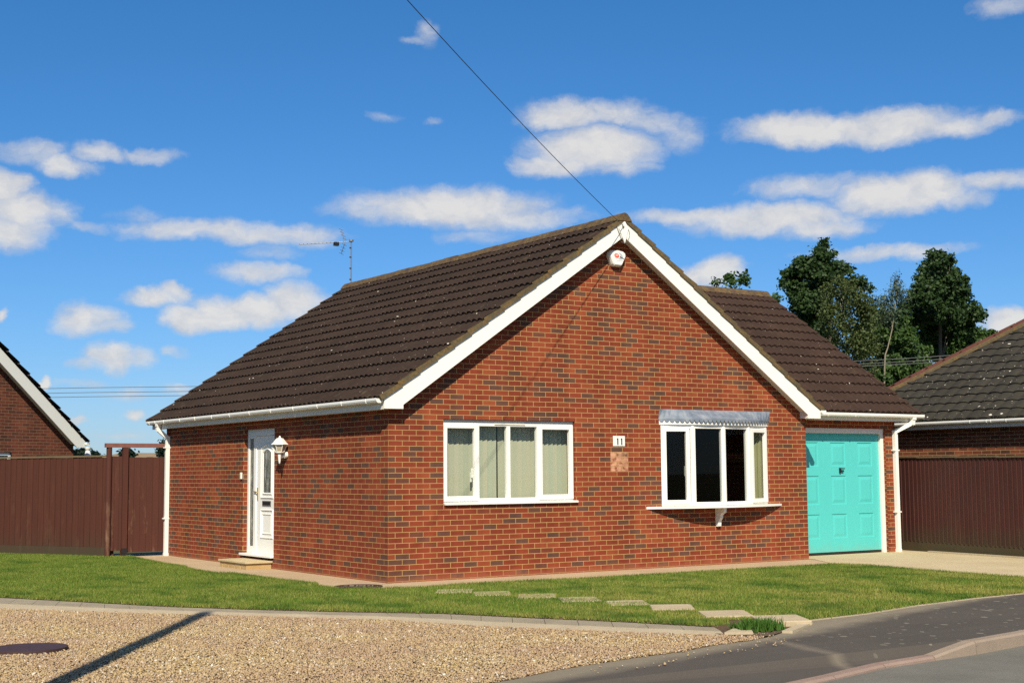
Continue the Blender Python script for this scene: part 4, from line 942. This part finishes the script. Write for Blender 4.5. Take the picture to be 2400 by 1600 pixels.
for s in (0, 1):
    f = (lambda x: x) if s == 0 else (lambda x: -nW-x)
    bb = [(.17, 2.36), (-.1, 2.36), (-nW/2, 2.36+nsl*(nW/2-.1)), (-nW/2, 2.36+nsl*(nW/2+.3)), (.17, 2.52)]
    m = MB(); m.prism(bb, lambda x, z: NL(f(x), -.22, z), lambda x, z: NL(f(x), -.19, z)); m.build('bargeboard', BOARD, nh)
    m = MB(); m.prism([(-.1, 2.44), (-nW/2, 2.44+nsl*(nW/2-.1)), (-nW/2, 2.47+nsl*(nW/2-.1)), (-.1, 2.47)], lambda x, z: NL(f(x), -.19, z), lambda x, z: NL(f(x), 0, z)); m.build('soffit', WHITE_OLD, nh)
    nc_ = 14; cs, sn = math.cos(math.atan(nsl)), math.sin(math.atan(nsl)); g_ = (nW/2+.24)/cs/nc_; O_ = NL(f(.24), 0, 2.50); sd = -1 if s == 0 else 1
    slope('roof', TILE_D, nh, O_, (in_[0], in_[1], 0), (sd*dx_[0]*cs, sd*dx_[1]*cs, sn), nc_, g_, lambda k: (-.30, 8.8), .30, .04, .045)
gutter(nh, NL(.23, -.28, 2.46), NL(.23, 8.6, 2.46), [.3])
pA = atd(206, 1052, 35.6); m = MB(); m.lathe([(.075, 0), (.075, -.06), (.055, -.07), (.06, -.1), (.085, -.22), (.09, -.26), (0, -.26)], (pA[0], pA[1], pA[2]+.05), 12); m.build('rainwater_hopper', WHITE, nh)
q = NL(.05, .9, 0); 
m = MB(); x0, x1, z0, z1 = hole
for bx in ((x0, x1, .03, .1, z1-.07, z1), (x1-.07, x1, .03, .1, z0, z1), (x0, x0+.07, .03, .1, z0, z1), (x0, x1, .03, .1, z0, z0+.07)): m.box(*bx, NL)
nw_ = m.build('window', WHITE, nh); m = MB(); m.quad(NL(x0, .06, z0), NL(x1, .06, z0), NL(x1, .06, z1), NL(x0, .06, z1)); m.build('pane', OBSC, nw_)
# right: hipped bungalow beyond the driveway fence
rh = thing('hipped_bungalow', 'neighbouring bungalow with grey lichened hipped roof behind the right fence', 'house', (18, -2, 0))
EX, HY = 14.03, 5.33; WX = EX+.24
m = MB(); wall(m, lambda u, z: (WX, u, z), [-9, HY-.24], -.3, lambda u: 2.45, [], flip=True); wall(m, lambda u, z: (u, HY-.24, z), [WX, WX+8], -.3, lambda u: 2.45, [], flip=True); m.build('wall', BRK_OLD2, rh)
rn = 16; rg = 4.2/C34/rn
rr_ = slope('roof', TILE_N, rh, (EX, 0, 2.50), (0, 1, 0), (C34, 0, S34), rn, rg, lambda k: (-9, HY-(k+.35)*rg*C34), .30, .027, .030)
slope('roof', TILE_N, rh, (0, HY, 2.50), (1, 0, 0), (0, -C34, S34), rn, rg, lambda k: (EX+(k+.4)*rg*C34, EX+8.4-(k+.4)*rg*C34), .30, .027, .030)
m = MB(); m.quad((EX+8.4, HY, 2.5), (EX+8.4, -9, 2.5), (EX+4.2, -9, 2.5+4.2*SL), (EX+4.2, HY-4.2, 2.5+4.2*SL)); m.build('roof', TILE_N, rh)
ridge(rr_, (EX+.05, HY-.05, 2.56), (EX+4.2, HY-4.2, 2.56+4.2*SL), RIDGE_R, .13, .42, name='hip_tiles')
m = MB(); A_, B_ = np.array((EX+.05, HY-.05, 2.53)), np.array((EX+4.2, HY-4.2, 2.53+4.2*SL)); off_ = np.array((-.12, -.12, -.045)); m.tube([A_+off_, B_+off_], .055, 6, False); m.build('hip_mortar', VERGE, rr_)
m = MB(); m.box(EX+.04, EX+.065, -9, HY-.06, 2.335, 2.49); m.build('fascia', WHITE_OLD, rh)
m = MB(); m.box(EX+.067, WX-.003, -9, HY-.1, 2.345, 2.36); m.build('soffit', WHITE_OLD, rh)
gutter(rh, (EX-.03, -9, 2.475), (EX-.03, HY+.02, 2.475), [.64, .665, .672, .70, .80, .86])
# far roof seen over the gate, a long way off
t = thing('far_bungalow', 'distant bungalow with tan tiled roof just visible over the side gate', 'house', tuple(atd(320, 1119, 95)*np.array((1, 1, 0))))
a_, b_ = atd(229, 1072, 95), atd(560, 1072, 95); e_ = BF*np.array((1, 1, 0)); e_ /= np.linalg.norm(e_); ex = (b_-a_)/np.linalg.norm(b_-a_); zt = atd(300, 1060.5, 98)[2]
m = MB(); z_ = a_[2]; m.add([a_, b_, b_+e_*3.2+(0, 0, zt-z_), a_+ex*.6+e_*3.2+(0, 0, zt-z_), b_+e_*6.4, a_+e_*6.4], [(0, 1, 2, 3), (3, 2, 4, 5), (0, 3, 5), (1, 4, 2)]); m.build('roof', FARR, t)
m = MB(); c0 = a_+ex*.3+e_*.3; c1 = b_-ex*.3+e_*.3; m.add([(c0[0], c0[1], -.3), (c1[0], c1[1], -.3), (c1[0], c1[1], z_), (c0[0], c0[1], z_)], [(0, 1, 2, 3)]); c2 = c0+e_*5.8; m.add([(c2[0], c2[1], -.3), (c0[0], c0[1], -.3), (c0[0], c0[1], z_), (c2[0], c2[1], z_)], [(0, 1, 2, 3)]); m.build('wall', FARW, t)

# ------------------------------------------------------------------ TREES
def tree(name, label, blobs, depth, px, leaf, mat, bark, trunk, cat='tree', dens=1., group=None, flat=.9, base_u=None, twig=.23, gap=.0, droop=0, toff=0):
    """blobs: (u, v, r) in photo pixels at the tree's distance: the clumps of its crown; every clump gets its own depth inside the crown"""
    k = depth/FPX; cs = []
    for (u, v, r) in blobs:
        dd = random.uniform(-1, 1)*px; p = atd(u, v, depth+dd*.9); cs.append((p, r*k*1.02))
    tp = [atd(u, v, depth-toff*(.25+.75*min(1, i/2))) for i, (u, v) in enumerate(trunk)]; bs = tp[-1].copy(); bs[2] = -.3; rt = thing(name, label, cat, tuple(bs), group)
    # leaves
    C_ = []; 
    for p, r in cs:
        n = max(4, int(dens*185*r*r)); 
        for _ in range(n):
            d = rng.normal(size=3); d /= np.linalg.norm(d); rad = r*(rng.random()**.42); c = p+d*rad*np.array((1, 1, .82)); C_.append((c, d))
    cen = np.array([c for c, d in C_]); dr = np.array([d for c, d in C_]); m_ = 20; n = len(cen)
    P = np.repeat(cen, m_, 0)+rng.normal(0, twig*.5, (n*m_, 3))*np.array((1, 1, .75 if not droop else 1.6)); N = np.repeat(dr, m_, 0)*.7+rng.normal(0, .75, (n*m_, 3))+np.array((0, 0, .35)); N /= np.linalg.norm(N, axis=1)[:, None]
    T = np.cross(N, rng.normal(size=(n*m_, 3))); T /= np.linalg.norm(T, axis=1)[:, None]; B_ = np.cross(N, T); s = leaf*(.6+.8*rng.random((n*m_, 1)))
    V = np.stack([P-T*s*.5, P+B_*s*.33, P+T*s*.5, P-B_*s*.33], 1).reshape(-1, 3)
    raw_mesh('crown', V, 4, np.arange(len(V)).reshape(-1, 4), mat, rt)
    # trunk and limbs
    m = MB(); L = tp+[bs]; r0 = [.015+(.034 if droop else .11)*i/len(L) for i in range(len(L))]; m.tube(L, [x*depth/62 for x in r0], 8)
    for i, (p, r) in enumerate(cs):
        if i % (5 if droop else 2) == 0:
            ts = min(tp, key=lambda q: np.linalg.norm(q-(p-np.array((0, 0, .9*abs(q[2]-p[2])*0+1.0))))); mid = (ts+p)/2+rng.normal(0, .15, 3); m.tube([ts, mid, p], ([.02, .014, .005] if droop else [.04, .025, .008]), 5)
    m.build('trunk', bark, rt); return rt
Z = lambda L: [(1790+x/4.125, 540+y/4.125, r/4.125) for x, y, r in L]; ZT = lambda L: [(1790+x/4.125, 540+y/4.125) for x, y in L]
tA = [(585, 105, 22), (580, 140, 30), (545, 185, 50), (585, 225, 40), (550, 240, 45), (660, 240, 36), (605, 265, 40), (360, 290, 45), (340, 350, 75), (420, 320, 70), (500, 330, 60), (250, 415, 60), (205, 505, 45), (300, 450, 85), (420, 410, 90), (540, 350, 85), (640, 350, 80), (740, 375, 75), (800, 370, 42), (560, 440, 90), (670, 450, 75), (290, 560, 75), (400, 550, 105), (310, 660, 70), (420, 690, 115), (330, 745, 65), (440, 820, 105), (490, 900, 75), (880, 475, 52), (930, 490, 45), (1000, 552, 40), (845, 540, 75), (560, 560, 95), (520, 700, 100), (400, 800, 90), (560, 800, 110), (540, 960, 90), (620, 1060, 90)]
tB = [(700, 530, 55), (770, 520, 45), (620, 620, 85), (760, 610, 100), (860, 640, 85), (920, 700, 85), (640, 760, 90), (780, 760, 110), (960, 790, 90), (1040, 760, 50), (620, 890, 75), (760, 900, 100), (900, 940, 100), (1030, 890, 75), (700, 1040, 80), (860, 1080, 100), (1010, 1070, 90), (1000, 700, 52), (1045, 690, 36), (780, 1170, 80), (950, 1190, 90), (1080, 1140, 70), (860, 1280, 90), (1000, 1330, 100)]
tC = [(1292, 470, 18), (1285, 500, 28), (1275, 550, 42), (1310, 590, 40), (1260, 620, 50), (1165, 690, 48), (1120, 715, 38), (1220, 720, 55), (1335, 640, 45), (1390, 630, 30), (1155, 765, 45), (1250, 800, 45), (1190, 830, 50), (1140, 900, 55), (1230, 900, 50)]
tD = [(1630, 225, 30), (1715, 225, 28), (1650, 270, 42), (1730, 260, 40), (1800, 275, 38), (1600, 315, 42), (1680, 325, 62), (1780, 340, 52), (1575, 385, 62), (1700, 420, 92), (1830, 405, 52), (1515, 460, 52), (1600, 480, 85), (1780, 480, 92), (1900, 470, 52), (1950, 490, 28), (1495, 560, 52), (1620, 570, 105), (1780, 580, 112), (1920, 570, 62), (1470, 640, 52), (1580, 680, 105), (1740, 690, 112), (1880, 660, 85), (1955, 600, 36), (1400, 730, 72), (1520, 780, 100), (1680, 800, 120), (1850, 790, 100), (1345, 830, 70), (1450, 880, 80), (2000, 800, 62), (2060, 770, 58), (2085, 830, 50), (2020, 715, 32), (1960, 850, 80), (1800, 900, 110), (1620, 920, 110), (1930, 930, 90)]
tE = [(1700, 1000, 110), (1880, 1000, 110), (2020, 990, 85), (2150, 1010, 50), (2205, 1000, 40), (1560, 1050, 100), (1680, 1130, 110), (1850, 1120, 90), (1980, 1110, 70), (2080, 1060, 60), (1740, 1210, 80), (1600, 1180, 100), (1500, 1150, 90)]
tG = [(1400, 1090, 105), (1300, 1130, 95), (1500, 1200, 110), (1350, 1250, 110), (1250, 1300, 95), (1500, 1320, 100), (1350, 1400, 100), (1210, 1400, 85), (1150, 1440, 75), (1100, 1380, 65), (1090, 1290, 70), (1250, 1470, 60), (1180, 1180, 80), (1430, 1390, 70), (1180, 900, 70), (1120, 980, 85), (1220, 1020, 90), (1320, 960, 85), (1290, 880, 60), (1110, 1080, 85), (1390, 1000, 75)]
G_ = 'trees behind the bungalows'
tree('broadleaf_tree', 'tall dark broadleaf tree with a leaning top, nearest the garage roof', Z(tA), 62, 1.7, .17, LEAF_A, BARK, ZT([(590, 180), (605, 300), (620, 420), (630, 560), (640, 800), (650, 1300)]), group=G_, dens=1.15)
tree('broadleaf_tree', 'shadowy tree filling the gap behind the two birches', Z([(1000, 800, 80), (1080, 850, 85), (1180, 870, 85), (1280, 890, 85), (1060, 960, 110), (1200, 1000, 120), (1000, 1000, 110), (1330, 1000, 100), (950, 1100, 110), (1120, 1120, 110), (1420, 930, 70)]), 69, 1.2, .18, LEAF_A, BARK, ZT([(1100, 900), (1100, 1100), (1100, 1500)]), group=G_, dens=1.3)
tree('birch_tree', 'olive green birch with pale forked trunk in front of the dark tree', Z(tB), 57, 1.5, .11, LEAF_B, BIRCH, ZT([(735, 690), (765, 790), (795, 890), (800, 980), (800, 1400)]), group=G_, dens=1.1, twig=.28, droop=1, toff=.9)
tree('young_birch', 'thin feathery birch with white stem between the two tall trees', Z(tC), 59.8, .5, .085, LEAF_C, BIRCH, ZT([(1290, 490), (1285, 600), (1265, 760), (1240, 960), (1200, 1130), (1175, 1200), (1170, 1290), (1165, 1500)]), group=G_, dens=1.5, twig=.22, droop=1, toff=.3)
tree('broadleaf_tree', 'tall dense broad topped tree on the right of the tree group', Z(tD), 64, 1.9, .17, LEAF_A, BARK, ZT([(1680, 330), (1690, 500), (1700, 700), (1705, 900), (1710, 1300)]), group=G_, dens=1.2)
tree('broadleaf_tree', 'low spreading tree behind the hip of the right hand roof', Z(tE), 66, 1.6, .17, LEAF_D, BARK, ZT([(1800, 1020), (1810, 1100), (1815, 1400)]), group=G_, dens=1.2)
tree('bushy_tree', 'low bushy tree in the dip between the garage roof and the hipped roof', Z(tG), 61, 1.6, .17, LEAF_D, BARK, ZT([(1350, 1150), (1340, 1300), (1340, 1600)]), group=G_, dens=1.2)
Y2 = lambda L: [(1580+x/2.868, 520+y/2.868, r/2.868) for x, y, r in L]
tree('bushy_tree', 'tree with only leafy tips showing above the garage ridge', Y2([(285, 408, 12), (372, 375, 15), (392, 408, 26), (470, 362, 17), (455, 405, 20), (430, 520, 60), (350, 530, 60), (300, 540, 50), (520, 540, 60), (640, 545, 40), (690, 515, 14), (600, 590, 60)]), 52, .8, .15, LEAF_D, BARK, [(1727, 690), (1728, 720), (1728, 900)], group=G_, dens=.9)
for bl, lab in (([(190, 1062, 9), (203, 1066, 9), (178, 1066, 7), (217, 1066, 8), (225, 1069, 6), (195, 1072, 12), (212, 1074, 12)], 'dark distant tree below the eaves of the left neighbour house'), ([(296, 1062, 8), (306, 1063, 6), (286, 1063, 5), (298, 1070, 10)], 'small dark distant tree just under the gate rail'), ([(384, 1040, 5), (379, 1047, 4), (386, 1058, 8), (379, 1062, 6), (392, 1050, 10), (396, 1066, 12)], 'distant tree peeping out beside the white downpipe')):
    tree('distant_tree', lab, bl, 88, .4, .22, LEAF_F, BARK, [(bl[0][0], bl[0][1]+4), (bl[0][0], bl[0][1]+20)], group='distant trees over the fence', dens=1.6, twig=.3)
# power lines behind the houses
for (va, vb, vc, vd), lab in (((909, 905.6, 847.8, 833), 'topmost of the three thin power lines behind the houses'), ((920, 917, 854.7, 840.8), 'middle one of the three thin power lines behind the houses'), ((930, 926.7, 860, 847), 'lowest of the three thin power lines behind the houses')):
    DP = 48; L = [(-500, va+22), (105, va), (463, vb), (900, vb-9), (1500, vc+12), (2002, vc), (2234, vd), (2700, vd-40)]
    uu = np.linspace(-500, 2700, 60); vv = np.interp(uu, *zip(*L)); vv = np.convolve(np.pad(vv, 3, 'edge'), np.ones(7)/7, 'valid')
    m = MB(); m.tube([atd(u, v, DP) for u, v in zip(uu, vv)], .011, 5); o = m.build('power_line', WIRE); tag(o, lab, 'cable', 'power lines behind the houses'); top(o, tuple(atd(1200, 880, DP)))

# ------------------------------------------------------------------ LIGHT AND SKY
Ld = Vector((.66, 1.0, -1.05)).normalized()
sl = bpy.data.lights.new('sun', 'SUN'); sun = bpy.data.objects.new('sun', sl); COL.objects.link(sun); sl.energy = 4.3; sl.angle = R(.53); sl.color = (1, .92, .775)
sun.rotation_euler = Ld.to_track_quat('-Z', 'Y').to_euler(); sun.location = (-20, -30, 40)
w = bpy.data.worlds.new('World'); S.world = w; w.use_nodes = True; nt = w.node_tree; t = NT(nt); bg = nt.nodes['Background']
sk = t.n('TexSky', sky_type='NISHITA'); sk.sun_disc = False; sk.sun_elevation = math.asin(-Ld.z); sk.sun_rotation = math.atan2(-Ld.x, -Ld.y); sk.air_density = 1.0; sk.dust_density = .25; sk.ozone_density = 2.2; sk.altitude = 0
hs = t.n('HueSaturation'); hs.inputs['Saturation'].default_value = 1.0; hs.inputs['Value'].default_value = 1.0; t.put(hs.inputs['Color'], sk.outputs[0])
CL = [  # azimuth, elevation, half width, half height (degrees), density
    (14.62,12.73,1.31,0.42,0.6), (15.77,12.30,1.14,0.49,0.85), (17.07,12.85,1.06,0.40,0.7), (18.90,12.87,1.47,0.28,0.6), (13.54,11.34,1.01,0.76,1.1), (14.20,10.47,1.39,0.86,1.0),
    (13.67,9.53,1.66,0.80,0.9), (15.41,10.37,1.04,0.62,0.6), (16.80,9.85,1.15,0.24,0.4), (20.48,9.90,2.77,0.49,0.75), (22.70,9.88,2.62,0.54,0.8), (24.96,9.85,2.25,0.51,0.7),
    (18.78,10.44,0.98,0.40,0.35), (24.10,9.14,1.12,0.38,0.35), (31.53,11.06,4.38,0.82,1.05), (33.68,10.65,3.56,0.61,0.8), (29.20,10.87,2.91,0.39,0.7), (32.60,9.91,1.88,0.35,0.4),
    (23.67,8.26,1.82,0.46,0.8), (19.51,7.22,1.47,0.41,1.0), (20.51,7.41,0.63,0.37,0.9), (16.80,6.24,1.18,0.67,0.9), (17.54,6.02,0.87,0.32,0.6), (20.95,6.39,1.49,0.58,1.1),
    (22.05,6.67,1.40,0.70,1.1), (23.43,6.77,1.82,0.75,1.1), (24.98,7.14,1.43,0.76,1.0), (17.81,4.74,1.16,0.60,0.9), (18.88,4.75,0.78,0.48,0.6), (16.75,4.51,0.76,0.28,0.6),
    (20.25,5.05,0.47,0.24,0.5), (36.24,14.77,2.09,0.69,0.95), (38.41,14.69,2.29,0.56,0.75), (40.20,14.33,1.24,0.56,0.6), (37.49,13.36,2.71,0.91,1.1), (35.86,12.78,1.88,0.56,0.9),
    (38.56,12.61,1.46,0.39,0.6), (41.08,13.86,1.13,0.72,0.5), (34.96,13.02,0.94,0.22,0.5), (46.52,13.86,3.20,0.70,1.1), (49.58,13.75,3.51,0.77,1.05), (51.90,13.62,2.28,0.51,0.8),
    (53.69,13.67,1.30,0.31,0.7), (44.61,13.87,1.21,0.29,0.7), (41.90,10.49,2.88,0.38,0.8), (45.04,10.31,3.83,0.67,1.0), (46.92,9.83,2.19,0.49,0.8), (46.11,11.50,2.40,0.50,0.65),
    (49.66,11.00,2.14,0.84,1.15), (50.83,11.23,1.73,0.76,1.1), (53.44,11.29,2.05,0.46,0.75), (52.12,10.64,1.52,0.39,0.6), (42.55,8.30,1.23,0.72,1.15), (41.67,8.10,1.03,0.51,1.0),
    (49.41,8.71,3.31,0.30,0.7), (30.56,18.20,0.58,0.52,0.5), (30.01,17.89,0.83,0.19,0.4), (54.19,17.86,1.11,0.46,0.55), (54.01,5.71,1.11,0.57,1.1), (28.75,14.69,0.50,0.19,0.3),
    (30.64,14.54,0.35,0.19,0.35), (15.13,3.73,0.28,0.29,1.0), (16.51,2.35,0.42,0.20,0.75), (18.59,2.46,0.58,0.30,0.8), (18.25,3.38,0.97,0.32,0.45), (20.74,3.50,0.79,0.29,0.5),
    (16.45,3.75,0.95,0.20,0.4), (18.12,1.64,0.97,0.16,0.35), (13.55,6.33,0.29,0.30,0.9),
    (-150,38,16,9,1), (165,46,18,9,1), (-115,30,16,8,1), (-95,44,15,7,.9), (130,34,15,8,1), (110,52,16,7,.9), (-60,40,13,6,.9), (85,36,12,6,.8),  # unseen clouds behind the view, added to the sky as neutral fill light
]
tc = t.n('TexCoord'); d0 = tc.outputs['Generated']
sx = t.n('SeparateXYZ'); t.put(sx.inputs[0], d0); az = t.math('MULTIPLY', t.math('ARCTAN2', sx.outputs[0], sx.outputs[1]), 57.29578); el_ = t.math('MULTIPLY', t.math('ARCSINE', sx.outputs[2]), 57.29578)
cb = t.n('CombineXYZ'); t.put(cb.inputs[0], az); t.put(cb.inputs[1], el_); A0 = cb.outputs[0]
wp = t.noise(A0, .42, 7, .62, out=1); A1 = t.vm('ADD', A0, t.vm('MULTIPLY', t.vm('SUBTRACT', wp, (.5, .5, .5)), (2.6, 1.25, 0)))
acc = None
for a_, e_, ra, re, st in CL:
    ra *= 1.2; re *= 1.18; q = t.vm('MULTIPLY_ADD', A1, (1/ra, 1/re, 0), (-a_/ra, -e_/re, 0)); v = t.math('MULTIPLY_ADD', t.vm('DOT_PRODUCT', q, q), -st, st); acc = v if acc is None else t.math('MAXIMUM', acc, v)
fn = t.noise(t.scalev(A1, (1, 1.9, 1)), 1.15, 8, .64)
acc = t.math('ADD', acc, t.math('MULTIPLY', t.math('SUBTRACT', fn, .5), .68))
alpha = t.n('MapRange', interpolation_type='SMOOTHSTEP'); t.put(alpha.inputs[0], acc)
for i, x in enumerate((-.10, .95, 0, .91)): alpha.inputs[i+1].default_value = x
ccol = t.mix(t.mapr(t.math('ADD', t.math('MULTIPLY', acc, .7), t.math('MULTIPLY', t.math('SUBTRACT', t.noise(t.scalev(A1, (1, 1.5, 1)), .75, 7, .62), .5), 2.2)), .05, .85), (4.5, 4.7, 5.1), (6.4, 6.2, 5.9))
sc_ = t.n('SeparateColor'); t.put(sc_.inputs[0], t.vm('MULTIPLY', hs.outputs[0], (.42, .575, .885))); cc_ = t.n('CombineColor')
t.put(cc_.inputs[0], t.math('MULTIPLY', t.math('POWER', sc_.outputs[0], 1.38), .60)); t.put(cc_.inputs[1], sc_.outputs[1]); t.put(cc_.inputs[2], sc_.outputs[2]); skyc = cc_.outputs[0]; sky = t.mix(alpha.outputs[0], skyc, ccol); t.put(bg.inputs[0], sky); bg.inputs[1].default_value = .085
vs = S.view_settings; vs.view_transform = 'Standard'; vs.look = 'None'; vs.gamma = 1; vs.exposure = .55
S.render.resolution_x, S.render.resolution_y = 1024, 682
S.cycles.samples = 64; S.cycles.use_denoising = False; S.cycles.max_bounces = 8; S.cycles.transparent_max_bounces = 16
